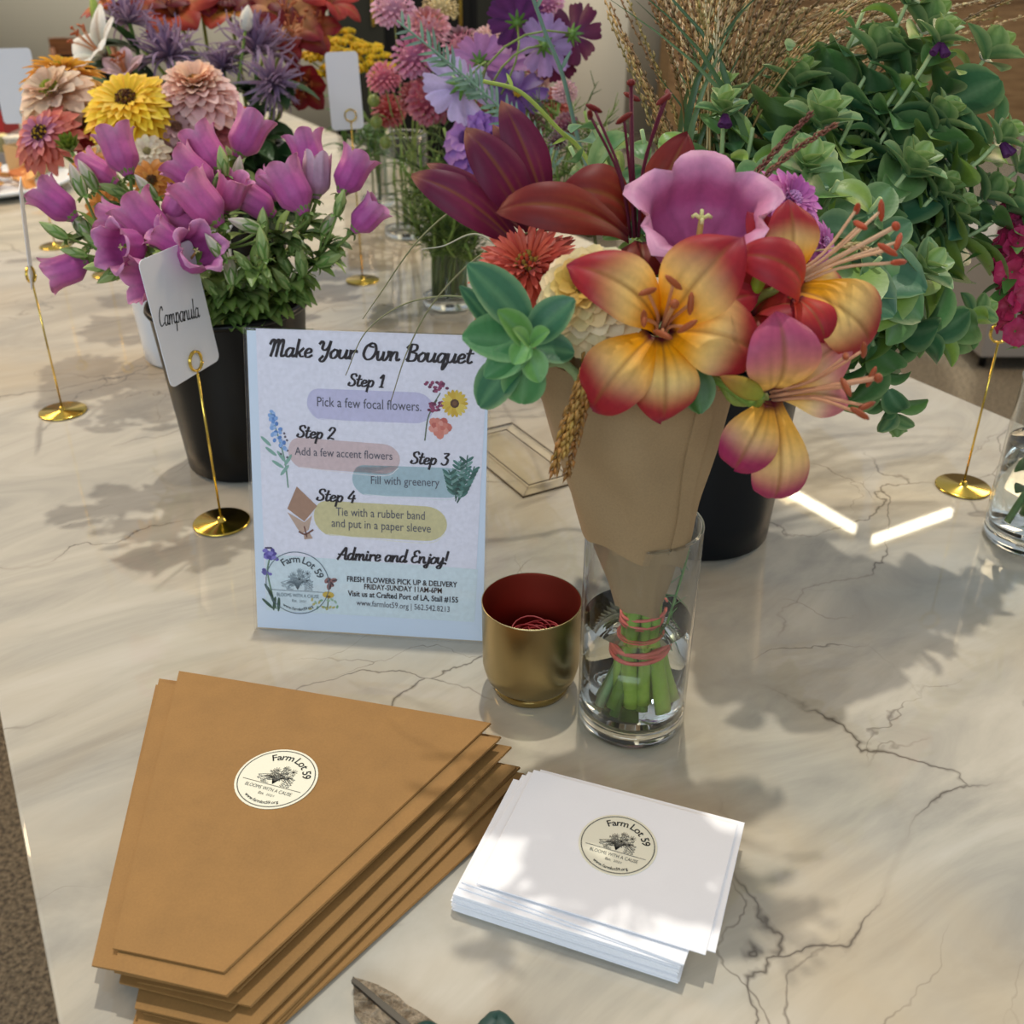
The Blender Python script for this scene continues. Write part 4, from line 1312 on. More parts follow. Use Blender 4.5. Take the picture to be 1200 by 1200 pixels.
def campanula(label, tip, Y, bells, buds, nleaf=12, seed=0, bk=CB):
    rng = random.Random(seed * 13 + 5)
    tp = at(tip[0], tip[1], Y)
    b0_ = foot(bk, .05, rng)
    ax = (tp - V3((bk.x, bk.y, .02))).normalized()
    path = bow(b0_, tp, ax, 14, .6, .25)
    t = Thing('campanula', label, 'campanula', bk, 'campanula stems in the black bucket')
    st = M().tube(path, [.0042 - .0018 * i / 14 for i in range(15)], 6, hx('5E7440'), hx('7A8A4C'))
    for (u, v, Lpx, ang, c, dy, kind) in bells:
        L = span(Lpx * .94, Y + dy); p = at(u, v, Y + dy)
        axb = aim(cos(radians(ang)), sin(radians(ang)), c)
        base = p - axb * L * .5
        col = jit(CP[rng.randrange(4)], .08, rng)
        if kind == 'pale': col = hx('C9A6B8')
        inner = mix(col, hx('A03A90'), .35)
        bell(t, base, axb, L, L * (.34 if kind != 'wide' else .42), col, inner, rng, {'pale': .12, 'wide': 1.0}.get(kind, .72), stig=(kind == 'wide'))
        k = min(range(5, 15), key=lambda i: (path[i] - base).length + .02 * (i < 8))
        k = max(4, k - 2)
        q_ = path[k]
        st.tube(spline([q_, q_.lerp(base, .5) + V3((0, 0, -.004)) , base - axb * L * .12, base], 4), .0019, 6, hx('6F8648'))
    for (u, v, Lpx, ang, c, pale) in buds:
        L = span(Lpx, Y); p = at(u, v, Y - .015 + rng.uniform(-.02, .02)); axb = aim(cos(radians(ang)), sin(radians(ang)), c)
        camp_bud(t, p - axb * L * .4, axb, L, rng, pale)
        base = p - axb * L * .42
        k = min(range(4, 15), key=lambda i: (path[i] - base).length)
        k = max(4, k - 2)
        st.tube(spline([path[k], path[k].lerp(base, .5) + V3((0, 0, -.003)), base], 4), .0015, 5, hx('7A9450'))
    t.part('stem', st, STEM)
    m = M()
    for i in range(nleaf):
        f = rng.uniform(.5, 1.0); k = int(f * 14)
        q_ = path[k]
        d = V3((rng.uniform(-1, 1), rng.uniform(-1, .6), rng.uniform(-.1, .9)))
        c_ = rng.choice([hx('6C8C3A'), hx('88A44A'), hx('567834'), hx('9CB45A')])
        leaf(m, q_, d, V3((0, 0, 1)), rng.uniform(.022, .042), rng.uniform(.0055, .0095), jit(c_, .15, rng), .7, .35, 5, 2, rib=hx('A0B470'))
    for i in range(nleaf):
        k = rng.randrange(9, 14); q_ = path[k]
        d = V3((q_.x - bk.x, q_.y - bk.y - .03, 0)) + V3((rng.uniform(-.06, .06), rng.uniform(-.05, .04), rng.uniform(.0, .05)))
        leaf(m, q_, d, V3((0, 0, 1)), rng.uniform(.025, .042), rng.uniform(.006, .010), jit(rng.choice([hx('6C8C3A'), hx('567834'), hx('446428')]), .15, rng), .6, .35, 5, 2, rib=hx('94A868'))
    t.part('leaves', m, LEAF)

campanula('campanula at the far left with one bell up and one drooping bell', (100, 262), 1.12, [(66, 238, 52, 140, .25, 0, ''), (78, 316, 52, 205, .25, -.02, '')],
          [(65, 271, 30, 150, .3, 0), (98, 268, 40, 125, .3, 1), (132, 322, 32, 215, .3, 0), (92, 214, 34, 110, .3, 1), (112, 285, 30, 140, .3, 0), (88, 296, 26, 170, .3, 0)], 14, 1)
campanula('campanula with a pale upright bell below the yellow zinnia', (136, 225), 1.16, [(141, 178, 54, 108, .1, 0, ''), (116, 203, 46, 150, .1, .02, '')],
          [(136, 224, 30, 160, .4, 0), (173, 222, 32, 130, .3, 1), (104, 208, 34, 118, .3, 1), (160, 238, 26, 60, .4, 0)], 12, 2)
campanula('campanula with a bell wide open towards the viewer at left', (166, 285), 1.05, [(172, 262, 66, 128, .2, .03, ''), (147, 290, 52, 200, 1.6, -.03, 'wide'), (138, 258, 46, 165, .2, .04, ''), (205, 240, 40, 60, .2, .06, '')],
          [(118, 312, 30, 190, .3, 0)], 10, 3)
campanula('campanula with bells crowding behind the handwritten card', (205, 300), 1.03, [(198, 280, 46, 150, .6, .0, ''), (229, 297, 52, 20, 1.3, -.01, 'wide'), (184, 326, 66, 200, .9, -.02, '')],
          [(254, 292, 34, 125, .4, 1)], 8, 4)
campanula('campanula with two stacked bells at the middle top', (252, 228), 1.14, [(243, 178, 54, 122, .1, .02, ''), (226, 204, 58, 140, .3, -.01, '')],
          [(261, 192, 30, 95, .3, 0), (279, 206, 34, 80, .3, 1), (256, 212, 26, 60, .3, 0)], 8, 5)
campanula('campanula with a single high bell right of the pale pink zinnia', (275, 185), 1.20, [(290, 158, 54, 62, .1, 0, '')], [(272, 188, 26, 110, .3, 0)], 7, 6)
campanula('campanula with a big rounded bell at the middle front', (255, 262), 1.08, [(236, 236, 64, 128, .35, -.02, ''), (270, 226, 48, 60, .6, .02, ''), (213, 262, 40, 170, .3, .03, '')],
          [(290, 264, 34, 165, .3, 1), (308, 264, 32, 85, .3, 0)], 14, 7)
campanula('campanula with a tall narrow bell left of the whitish one', (330, 262), 1.10, [(342, 222, 60, 118, .1, -.01, ''), (300, 237, 48, 150, .5, .02, ''), (318, 220, 40, 150, .2, .04, '')],
          [(285, 326, 46, 68, .3, 1), (333, 308, 30, 120, .3, 0), (344, 284, 28, 75, .3, 0)], 18, 8)
campanula('campanula with one whitish half-open bell', (368, 245), 1.14, [(362, 183, 52, 105, .05, .03, ''), (371, 208, 46, 85, .2, -.02, 'pale')],
          [(352, 250, 26, 70, .3, 0)], 16, 9)
campanula('campanula reaching farthest right with two bells', (390, 275), 1.12, [(412, 203, 52, 62, .1, .0, ''), (430, 254, 46, 42, .2, -.02, '')],
          [(385, 304, 36, 20, .3, 0), (385, 262, 30, 50, .3, 1), (398, 240, 28, 70, .3, 0)], 16, 10)
for k, (u, v, lab) in enumerate(((300, 300, 'leafy campanula stem without open bells above the sign corner'), (262, 330, 'leafy campanula stem with closed buds beside the handwritten card'), (345, 320, 'leafy campanula stem without open bells, right of the others above the sign'))):
    campanula(lab, (u, v), 1.05 + .02 * k, [], [(u + 8, v - 12, 34, 95, .4, k == 1), (u - 14, v + 8, 28, 130, .4, 0)], 22, 20 + k)

# ------------------------------------------------------------------ spider chrysanthemums
def spider(label, u, v, Y, dpx, axis, col, seed=0):
    rng = random.Random(seed); p = at(u, v, Y); R = span(dpx, Y) / 2
    fr = frame(p, axis)
    t = Thing('spider_chrysanthemum', label, 'chrysanthemum', MB_, 'purple spider chrysanthemums')
    path = bow(foot(MB_, .05, rng), p, axis)
    stem_tube(t, path, .004, G3, G1)
    m = M()
    for k in range(84):
        f = k / 84
        a = k * 2.399
        c = jit(mix(hx('A48CA8'), col, f), .14, rng)
        el = radians(-15 + 88 * f)
        L = R * (1.05 - .35 * f) * rng.uniform(.85, 1.12)
        petal(m, fr, a + rng.uniform(-.2, .2), L, R * .062, el + .15, el - .5 + rng.choice((-.8, .3, 1.5)), lambda t_, s_: mix(c, hx('B09AB4'), .5 * t_), 8, 2, 'needle', .9, 0, R * .03, R * .1 * f, 2.2, side=rng.uniform(-.22, .22))
    t.part('petals', m, PETAL)
    m = M()
    for i in range(9):
        q_ = path[rng.randrange(5, 11)]
        leaf(m, q_, V3((rng.uniform(-1, 1), rng.uniform(-1, .3), rng.uniform(-.2, .6))), V3((0, 0, 1)), rng.uniform(.05, .085), rng.uniform(.016, .026), jit(hx('33502E'), .2, rng), .6, .2, 6, 4)
    t.part('leaves', m, LEAF)
PU = hx('765480')
spider('purple spider chrysanthemum standing tallest at upper left', 152, 28, 1.82, 66, aim(-.1, .95, .2), hx('64406C'), 1)
spider('purple spider chrysanthemum behind the pale pink zinnia', 200, 70, 1.80, 92, aim(-.1, .8, .6), PU, 2)
spider('big purple spider chrysanthemum left of the yellow yarrow', 300, 62, 1.86, 96, aim(.1, .85, .5), hx('80608C'), 3)
spider('purple spider chrysanthemum drooping below the big one', 318, 98, 1.80, 70, aim(.5, -.1, .85), hx('86668C'), 4)
spider('small purple spider chrysanthemum between the two red lily groups', 262, 82, 1.84, 60, aim(.0, .8, .6), PU, 5)

# ------------------------------------------------------------------ lilies
def lily_col(base, mid, edge, tip, rng, throat=hx('5A1424'), tip0=.44, tip1=.84, spots=True, midrib=hx('8A5A2A')):
    r1 = rng.uniform(-.05, .05)
    def f(t, s):
        c = mix(base, mid, sst(.22, .6, t))
        e = max(sst(tip0 + r1, tip1 + r1, t + .10 * abs(s)), sst(.74, 1.0, abs(s)) * sst(.35, .7, t))
        c = mix(c, edge, e)
        c = mix(c, tip, sst(.86, 1.0, t) * .7)
        c = mix(c, throat, 1 - sst(.04, .20, t + .05 * abs(s)))
        if abs(s) < .09: c = mix(c, midrib, .6 * sst(.05, .15, t) * (1 - sst(.75, .95, t)))
        elif abs(abs(s) - .33) < .06: c = mix(c, midrib, .22 * (1 - sst(.4, .7, t)))
        st = .95 + .05 * sin(s * 31)
        return tuple(x * st for x in c)
    return f
OR0, OR1, RED, MAG = hx('FFAE10'), hx('FFDC86'), hx('A4242E'), hx('861840')
def lily(label, c, axis, petals, bk, group, stamens=True, cols=None, path=None, seed=0, R=.07, nu=14, nv=10, st_len=.055, anther=hx('B05A2C'), fil=hx('D99A68'), sdir=None, W=.0245, name='lily', cat='lily', sr=.0036):
    """petals: (screen angle in degrees, length factor, base elevation, tip elevation, width factor)"""
    rng = random.Random(seed)
    t = Thing(name, label, cat, bk, group)
    fr = frame(c, axis)
    if path is None: path = bow(foot(bk, .03, rng, .03), V3(c) - V3(axis).normalized() * .004, axis, 12, .5, .25)
    stem_tube(t, path, sr, hx('6F8F3C'), hx('8FA04C'))
    cc = cols or (OR0, OR1, RED, MAG)
    for k, pp in enumerate(petals):
        a, lf, e0_, e1_, wf = pp[:5]
        m = M()
        petal(m, fr, radians(a), R * lf, W * wf, radians(e0_), radians(e1_), lily_col(*cc, rng), nu, nv, 'lily', .30 if k % 2 else .22, .10, .003, -.002 - .001 * (k % 2), 1.25, rng=rng, twist=pp[5] if len(pp) > 5 else 0)
        t.part('petal', m, WAXY)
    if stamens:
        fs_ = sdir or fr
        z0 = V3(axis).normalized() if sdir is None else None
        for k in range(6):
            a = 2 * pi * (k + .3) / 6; sp = .30
            L = st_len * rng.uniform(.9, 1.05)
            pts = [fs_(.003 * cos(a), .003 * sin(a), 0), fs_(.35 * sp * L * cos(a), .35 * sp * L * sin(a), L * .5), fs_(sp * L * cos(a) * 1.1, sp * L * sin(a) * 1.1, L)]
            s_ = t.part('stamen', M().tube(spline(pts, 4), .0010, 6, fil), PETAL)
            e = pts[2]; d = (fs_(cos(a + 1.2), sin(a + 1.2), .5) - fs_(0, 0, 0)).normalized()
            t.part('anther', M().tube([e - d * .0065, e - d * .004, e, e + d * .004, e + d * .0065], [.0006, .0017, .0020, .0017, .0006], 8, anther), PETAL, s_)
        m = M(); m.tube([fs_(0, 0, 0), fs_(.001, .0, st_len * .6), fs_(.003, .001, st_len * 1.12)], [.0019, .0015, .0014], 8, tuple(x * .9 for x in fil))
        m.ball(fs_(.003, .001, st_len * 1.13), .0030, anther, 5, 8, .8, axis)
        t.part('pistil', m, PETAL)
    return t

def small_lily(label, u, v, Y, dpx, axis, cols, bk, group, seed, elev=(50, -25)):
    R = span(dpx, Y) / 2 * 1.15
    rng = random.Random(seed)
    pts = [(60 * k + rng.uniform(-9, 9) + 10 * seed, rng.uniform(.9, 1.08), elev[0], elev[1] + rng.uniform(-12, 12), 1.0) for k in range(6)]
    return lily(label, at(u, v, Y), axis, pts, bk, group, True, cols, None, seed, R, 8, 6, R * .7, W=R * .30)
LG = 'red and orange lilies in the back bucket'
DR = (hx('7A1A1E'), hx('94262A'), hx('6A1420'), hx('5A1018'))
OG = (hx('D98A2C'), hx('E0A850'), hx('B8442C'), hx('A8342C'))
RO = (hx('A83418'), hx('B84422'), hx('922018'), hx('7C1818'))
small_lily('orange-red lily at the top, right of the tall chrysanthemum', 205, 18, 1.95, 92, aim(-.1, .35, .9), RO, MB_, LG, 1)
small_lily('yellow-orange lily at the top above the big purple chrysanthemum', 268, 14, 1.98, 84, aim(.0, .5, .8), OG, MB_, LG, 2)
small_lily('peach and dark red lily just above the yellow yarrow', 335, 22, 1.96, 84, aim(.2, .2, .95), (hx('D9A066'), hx('D8986A'), hx('8A1E2C'), hx('6E1424')), MB_, LG, 3)
small_lily('dark red lily between the purple chrysanthemum and the yarrow', 338, 44, 1.93, 66, aim(.4, .1, .9), DR, MB_, LG, 4)
small_lily('red lily at the top right of the back bucket', 385, 4, 2.0, 70, aim(.5, .5, .6), (hx('A82A24'), hx('B83A30'), hx('94201E'), hx('7E181A')), MB_, LG, 5)
small_lily('orange lily half hidden behind the tall chrysanthemum', 128, 10, 1.94, 56, aim(-.4, .6, .6), (hx('C9702C'), hx('D08A48'), hx('9A3A3A'), hx('8A2A44')), MB_, LG, 6)
small_lily('dark red lily hanging below the yellow yarrow', 356, 98, 1.92, 60, aim(.2, -.5, .85), (hx('8A1C20'), hx('A02C2A'), hx('7A1820'), hx('6A101C')), MB_, LG, 7, (60, 40))
small_lily('deep red lily at the top edge between the orange-red and the yellow-orange ones', 236, 6, 1.97, 70, aim(.1, .6, .7), DR, MB_, LG, 11)
small_lily('dark red lily at the top edge above the peach one', 312, 0, 2.0, 74, aim(.0, .5, .8), DR, MB_, LG, 12)
small_lily('red and peach lily between the dark red ones above the yarrow', 362, 34, 1.98, 60, aim(.3, .1, .9), (hx('C8603C'), hx('C87858'), hx('8A1E2C'), hx('6E1424')), MB_, LG, 13)
small_lily('dusky red lily behind the tall purple chrysanthemum', 170, 6, 1.98, 70, aim(-.1, .5, .8), (hx('8A3A2C'), hx('94402C'), hx('6E1C28'), hx('5E1828')), MB_, LG, 14)
WL = (hx('CFD8CC'), hx('DDE2DC'), hx('E4E8E6'), hx('E4E6E4'))
small_lily('white lily left of the back bucket before the cream wall', 122, 66, 1.76, 84, aim(-.55, .35, .75), WL, MB_, 'pale lilies', 8, (55, 10))
small_lily('pale pink lily behind the yellow zinnia', 148, 88, 1.72, 52, aim(-.1, .5, .8), (hx('D8B8BC'), hx('E0C4C6'), hx('DDB8C0'), hx('D0A0AE')), MB_, 'pale lilies', 9, (60, 20))
def lily_bud(label, u, v, Y, Lpx, ang, c, c0, c1, bk, group, wf=.17, name='lily_bud', cat='flower bud', stem=True):
    rng = random.Random(int(u + v)); L = span(Lpx, Y); ax = aim(cos(radians(ang)), sin(radians(ang)), c)
    p = at(u, v, Y) - ax * L * .5
    t = Thing(name, label, cat, bk, group)
    if stem: stem_tube(t, bow(foot(bk, .03, rng, .05), p, ax), .003, G1, G2)
    fr = frame(p, ax, rng.uniform(0, 6)); rows, cs = [], []
    for i in range(15):
        tt = i / 14; r = L * wf * sin(pi * min(.10 + .9 * tt ** .85, 1)) ** .75
        rows.append([fr(max(r, .0002) * (1 - .16 * abs(cos(1.5 * 2 * pi * j / 24)) ** 8) * cos(2 * pi * j / 24), max(r, .0002) * (1 - .16 * abs(cos(1.5 * 2 * pi * j / 24)) ** 8) * sin(2 * pi * j / 24), L * tt) for j in range(24)])
        cs.append([mix(c0, c1, tt) for j in range(24)])
    t.part('bud', M().grid(rows, True, cs), WAXY)
    return t
lily_bud('white closed bud above the big purple chrysanthemum', 289, 21, 1.84, 24, 80, .2, hx('D8D8CC'), hx('E8E6DE'), MB_, 'lily buds of the back bucket', .3)
lily_bud('long green lily bud at the left of the back bucket', 113, 16, 1.9, 38, 105, .1, hx('7C9A3C'), hx('A4BC58'), MB_, 'lily buds of the back bucket', .16)
for k in range(10):
    rng = random.Random(900 + k)
    u, v = ((300, 150), (285, 175), (322, 130), (255, 115), (330, 200), (225, 95), (180, 100), (270, 140), (345, 165), (130, 80))[k]
    p = at(u, v, 1.78 + .03 * (k % 3)); path = bow(foot(MB_, .06, rng), p, aim(.2, .7, .3))
    t = Thing('chrysanthemum_greenery', 'dark green leafy chrysanthemum stem filling the back bucket', 'leafy stem', MB_, 'leafy chrysanthemum stems')
    stem_tube(t, path, .0035, G3)
    m = M()
    for i in range(13):
        q_ = path[rng.randrange(5, 11)]
        leaf(m, q_, V3((rng.uniform(-1, 1), rng.uniform(-1, .2), rng.uniform(-.4, .6))), V3((0, -.3, 1)), rng.uniform(.05, .09), rng.uniform(.014, .028), jit(rng.choice([hx('2E4A2A'), hx('3C5C34'), hx('4A6A40')]), .2, rng), .7, .2, 6, 4)
    t.part('leaves', m, LEAF)

# ------------------------------------------------------------------ yarrow
def yarrow(label, u, v, Y, wpx, seed):
    rng = random.Random(seed); p = at(u, v, Y); R = span(wpx, Y) / 2
    t = Thing('yarrow', label, 'yarrow', YV, 'yellow yarrow')
    path = bow(foot(YV, .02, rng), p - V3((0, 0, R * .5)), aim(0, 1, 0))
    stem_tube(t, path, .0028, G1, G2)
    m = M(); s_ = M()
    for k in range(15):
        r = R * .86 * sqrt((k + .4) / 15); a = k * 2.399
        c = p + RT * (r * cos(a)) + (SU * .55 + V3((0, .5, .25))) * (r * sin(a)) + V3((0, -.2, 1)) * (-R * .35 * (r / R) ** 2 + rng.uniform(-.06, .06) * R)
        s_.tube([p - V3((0, 0, R * .5)), c - V3((0, 0, R * .1))], .0011, 4, G2)
        for q_ in range(17):
            b = q_ * 2.399; rr = R * .27 * sqrt(q_ / 17)
            m.ball(c + V3((rr * cos(b), rr * sin(b), R * .10 * (1 - (rr / (R * .25)) ** 2) + rng.uniform(-.02, .02) * R)), R * .082, jit(hx('E0C010'), .18, rng), 3, 5)
    t.part('flower_head', m, PETAL); t.part('branches', s_, STEM)
yarrow('yellow yarrow head left of the blank pale card', 384, 66, 2.05, 64, 1)
yarrow('yellow yarrow head partly behind the top of the blank pale card', 432, 66, 2.1, 52, 2)
yarrow('yellow yarrow head on the taller stalk, left of the blank card', 400, 50, 2.15, 50, 3)

# ------------------------------------------------------------------ pompon flowers (scabious and the like)
def pompon(label, u, v, Y, dpx, axis, col, bk, group='pompon flowers at the top', centre=None, seed=0, n=110, sq=.8):
    rng = random.Random(seed + int(u)); p = at(u, v, Y); R = span(dpx, Y) / 2
    fr = frame(p, axis)
    t = Thing('pompon_flower', label, 'flower', bk, group)
    stem_tube(t, bow(foot(bk, .025, rng), p - V3(axis).normalized() * R * .3, axis), .0016, G2, hx('8A9A5A'), 5)
    m = M()
    for k in range(n):
        f = (k + .5) / n
        th = pi * .68 * sqrt(f); a = k * 2.399
        c = jit(mix(centre, col, sst(.05, .35, f)) if centre else col, .13, rng)
        el = pi / 2 - th
        petal(m, fr, a, R * rng.uniform(.26, .40), R * .105, el + .3, el - .5, lambda t_, s_: mix(c, mix(c, (1, 1, 1), .14), t_), 3, 2, 'spoon', .4, 0, R * .66 * sin(th), R * .66 * cos(th) * sq)
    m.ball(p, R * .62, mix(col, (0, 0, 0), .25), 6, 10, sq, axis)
    t.part('petals', m, PETAL)
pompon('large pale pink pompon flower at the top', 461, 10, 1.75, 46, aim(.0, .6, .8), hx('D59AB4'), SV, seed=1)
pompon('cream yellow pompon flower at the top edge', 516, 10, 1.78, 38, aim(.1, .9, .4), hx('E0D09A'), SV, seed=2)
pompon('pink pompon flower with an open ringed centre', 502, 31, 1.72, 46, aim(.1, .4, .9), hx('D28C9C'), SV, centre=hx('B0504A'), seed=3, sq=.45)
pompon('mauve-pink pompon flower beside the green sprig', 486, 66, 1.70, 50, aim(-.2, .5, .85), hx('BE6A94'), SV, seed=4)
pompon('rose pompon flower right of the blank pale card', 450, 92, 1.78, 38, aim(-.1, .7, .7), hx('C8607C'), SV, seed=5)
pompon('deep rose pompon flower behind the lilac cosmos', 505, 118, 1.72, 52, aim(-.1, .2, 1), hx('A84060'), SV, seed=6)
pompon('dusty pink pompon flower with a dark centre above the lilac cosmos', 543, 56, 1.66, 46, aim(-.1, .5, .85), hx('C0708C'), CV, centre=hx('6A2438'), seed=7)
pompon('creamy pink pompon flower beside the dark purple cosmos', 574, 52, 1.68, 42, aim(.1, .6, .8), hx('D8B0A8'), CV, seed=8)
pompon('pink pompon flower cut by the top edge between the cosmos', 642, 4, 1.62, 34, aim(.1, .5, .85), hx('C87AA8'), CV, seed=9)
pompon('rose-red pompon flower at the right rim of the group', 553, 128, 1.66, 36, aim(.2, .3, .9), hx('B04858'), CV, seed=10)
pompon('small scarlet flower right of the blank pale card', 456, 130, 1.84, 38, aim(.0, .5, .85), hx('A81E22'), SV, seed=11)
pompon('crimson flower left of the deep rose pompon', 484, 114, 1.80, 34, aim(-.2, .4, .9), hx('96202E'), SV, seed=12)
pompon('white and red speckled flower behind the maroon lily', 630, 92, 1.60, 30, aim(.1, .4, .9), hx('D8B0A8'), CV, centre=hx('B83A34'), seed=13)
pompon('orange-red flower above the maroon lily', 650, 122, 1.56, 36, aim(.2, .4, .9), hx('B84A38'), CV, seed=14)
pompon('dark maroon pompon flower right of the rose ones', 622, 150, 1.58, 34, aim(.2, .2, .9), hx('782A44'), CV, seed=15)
pompon('pink flower peeping above the small leaves behind the maroon lily', 640, 75, 1.64, 34, aim(.2, .4, .9), hx('C48AA6'), CV, seed=16)
for k, (lab, u, v) in enumerate((('green round seed head right of the pale card', 438, 118), ('green round seed head below the pale card', 452, 167), ('yellow-green round seed head above the right campanula', 441, 143))):
    p = at(u, v, 1.80); rng = random.Random(k + 70)
    t = Thing('scabious', lab, 'seed head', SV, 'scabious seed heads')
    t.part('head', M().ball(p, span(13, 1.8) / 2, hx('8A9A50'), 6, 10), LEAF)
    t.part('stem', M().tube(spline([foot(SV, .02, rng), at(u + 45, v + 70, 1.86), at(u + 22, v - 12 + 10 * k, 1.83), at(u + 3, v - 9, 1.8), p], 6), .0013, 5, hx('7A8C4C')), STEM)

pompon('wine-red flower among the grasses above the maroon lily', 664, 148, 1.45, 30, aim(.2, .3, .9), hx('7A2C4A'), CV, seed=17)
pompon('pale pink flower right of the white and red speckled one', 662, 108, 1.5, 28, aim(.2, .5, .8), hx('CFA0A8'), CV, seed=18)
pompon('dark plum bud-like flower left of the dark red lily stamens', 653, 165, 1.2, 22, aim(.1, .5, .8), hx('4A2230'), CV, seed=19, n=60)

# ------------------------------------------------------------------ cosmos
def cosmos(label, u, v, Y, dpx, axis, col, seed, n=8, dark=None, name='cosmos', back=False):
    rng = random.Random(seed); p = at(u, v, Y); R = span(dpx, Y) / 2
    fr = frame(p, axis)
    t = Thing(name, label, 'cosmos', CV, 'cosmos in the glass vase')
    stem_tube(t, bow(foot(CV, .025, rng), p - V3(axis).normalized() * R * .2, axis), .0016, G2, hx('7E9448'), 5)
    for k in range(n):
        m = M(); c = jit(col, .07, rng)
        petal(m, fr, 2 * pi * k / n + rng.uniform(-.08, .08), R * rng.uniform(.92, 1.05), R * .285, radians(25), radians(-5 + rng.uniform(-15, 15)),
              lambda t_, s_: tuple(x * (.90 + .10 * cos(s_ * 14)) for x in mix(dark or mix(c, hx('7A3A8A'), .4), c, sst(0, .5, t_))), 7, 6, 'cosmos', .18, .06, R * .06, .001 * (k % 2), rng=rng)
        t.part('petal', m, PETAL)
    m = M()
    for k in range(24):
        r = R * .14 * sqrt(k / 24); a = k * 2.399
        m.ball(fr(r * cos(a), r * sin(a), R * .10), R * .035, jit(hx('D0A828'), .2, rng), 3, 5)
    t.part('flower_center', m, PETAL)
    m = M()
    for k in range(8):
        petal(m, fr, 2 * pi * k / 8, R * .42, R * .06, radians(5), radians(35), jit(hx('5F8A34'), .15, rng), 4, 2, 'leaf', .3, 0, R * .03, -R * .06)
    m.ball(fr(0, 0, -R * .06), R * .15, hx('6C9440'), 5, 8, .7, axis)
    t.part('sepals', m, LEAF)
cosmos('dark purple cosmos seen from behind, highest of the cosmos', 606, 26, 1.55, 58, aim(-.1, .8, -.6), hx('5C2A66'), 1, 9)
cosmos('lilac cosmos seen from behind below the dark purple one', 637, 54, 1.53, 56, aim(.35, .35, -.8), hx('B894CC'), 2)
cosmos('pale lilac cosmos with petals spread to the lower left', 541, 100, 1.50, 78, aim(-.45, -.15, -.75), hx('C4B4E6'), 3)
cosmos('pink lilac cosmos behind the pale lilac one', 562, 72, 1.58, 54, aim(.1, .6, -.5), hx('C088C4'), 4)
cosmos('deep magenta cosmos at the right of the group', 671, 40, 1.52, 56, aim(.5, .2, -.7), hx('5E1A44'), 5)
cosmos('purple cosmos low behind the maroon lily', 606, 112, 1.55, 60, aim(.1, .3, .9), hx('6E4A94'), 6)
cosmos('dark wine cosmos beneath the deep magenta one', 652, 68, 1.56, 44, aim(.1, -.4, .8), hx('621C40'), 7)
cosmos('mauve cosmos between the pompons and the purple cosmos', 590, 82, 1.60, 56, aim(.0, .3, .9), hx('9C6AA6'), 8)
zinnia('violet double flower hanging left of the maroon lily', 549, 164, 1.48, 66, aim(-.55, .15, .8), [hx('8A52B0'), hx('9C68BE'), hx('A878C8')], [hx('7A4A9A')], CV, 4, 'cosmos', .45, 'double flowers', 12, name='double_cosmos', cat='cosmos', wf=1.5)
# ------------------------------------------------------------------ feathery foliage in the cosmos vase
for k, (u, v, Y) in enumerate(((470, 190, 1.72), (492, 170, 1.66), (512, 205, 1.62), (530, 190, 1.60), (548, 215, 1.60), (562, 200, 1.64), (500, 240, 1.58), (535, 250, 1.56), (575, 235, 1.6), (520, 150, 1.66), (600, 170, 1.6), (560, 150, 1.62), (640, 140, 1.6), (508, 260, 1.60), (520, 280, 1.58), (545, 285, 1.56), (490, 215, 1.64), (558, 260, 1.58), (530, 225, 1.6), (515, 180, 1.64), (480, 235, 1.64), (655, 120, 1.5), (668, 150, 1.45), (685, 130, 1.45), (630, 165, 1.5), (648, 185, 1.45), (700, 165, 1.4), (618, 130, 1.55))):
    rng = random.Random(300 + k)
    p = at(u, v, Y); path = bow(foot(CV, .03, rng), p, aim(rng.uniform(-.4, .4), .8, .2), 14)
    t = Thing('cosmos_greenery', 'green stem with thread-fine leaves in the vase behind the sign', 'leafy stem', CV, 'feathery stems in the glass vase')
    stem_tube(t, path, .0028, hx('566E34'), G2, 5)
    m = M()
    for i in range(34):
        q_ = path[rng.randrange(4, 15)]
        d = V3((rng.uniform(-1, 1), rng.uniform(-1, 1), rng.uniform(-.1, 1))).normalized()
        L = rng.uniform(.025, .06); c = jit(rng.choice([hx('5C7A34'), hx('7A9448'), hx('46602C')]), .15, rng)
        e = q_ + d * L
        m.tube([q_, q_ + d * L * .5 + V3((0, 0, .004)), e], [.0009, .0008, .0004], 4, c)
        for j in range(3):
            f = .35 + .2 * j; b = q_.lerp(e, f); dd = (d + V3((rng.uniform(-1, 1), rng.uniform(-1, 1), rng.uniform(-.6, .8)))).normalized()
            m.tube([b, b + dd * L * .4], [.0008, .0004], 4, c)
    t.part('leaves', m, LEAF)
for k, (u, v) in enumerate(((470, 170), (462, 185), (488, 200))):
    rng = random.Random(340 + k); p = at(u, v, 1.85)
    t = Thing('bare_stalk', 'bare green stem standing in the tall glass vase behind the cosmos', 'flower stem', SV, 'bare stems in the tall vase')
    stem_tube(t, bow(foot(SV, .03, rng), p, aim(0, 1, 0)), .002, hx('6A7A3C'), G2, 5)
for k in range(7):
    rng = random.Random(360 + k); p = at(395 + k * 9, 110 + (k * 37) % 50, 2.1)
    t = Thing('leafy_greenery', 'green leafy stem standing in the farthest vase under the yarrow', 'leafy stem', YV, 'leafy stems in the farthest vase')
    path = bow(foot(YV, .025, rng), p, aim(0, 1, 0)); stem_tube(t, path, .002, hx('4A6230'), G1, 5)
    m = M()
    for i in range(16):
        leaf(m, path[rng.randrange(3, 11)], V3((rng.uniform(-1, 1), rng.uniform(-1, 1), rng.uniform(0, 1))), V3((0, 0, 1)), rng.uniform(.03, .06), .006, jit(hx('4A6A34'), .25, rng), .6, .2, 4, 2)
    t.part('leaves', m, LEAF)

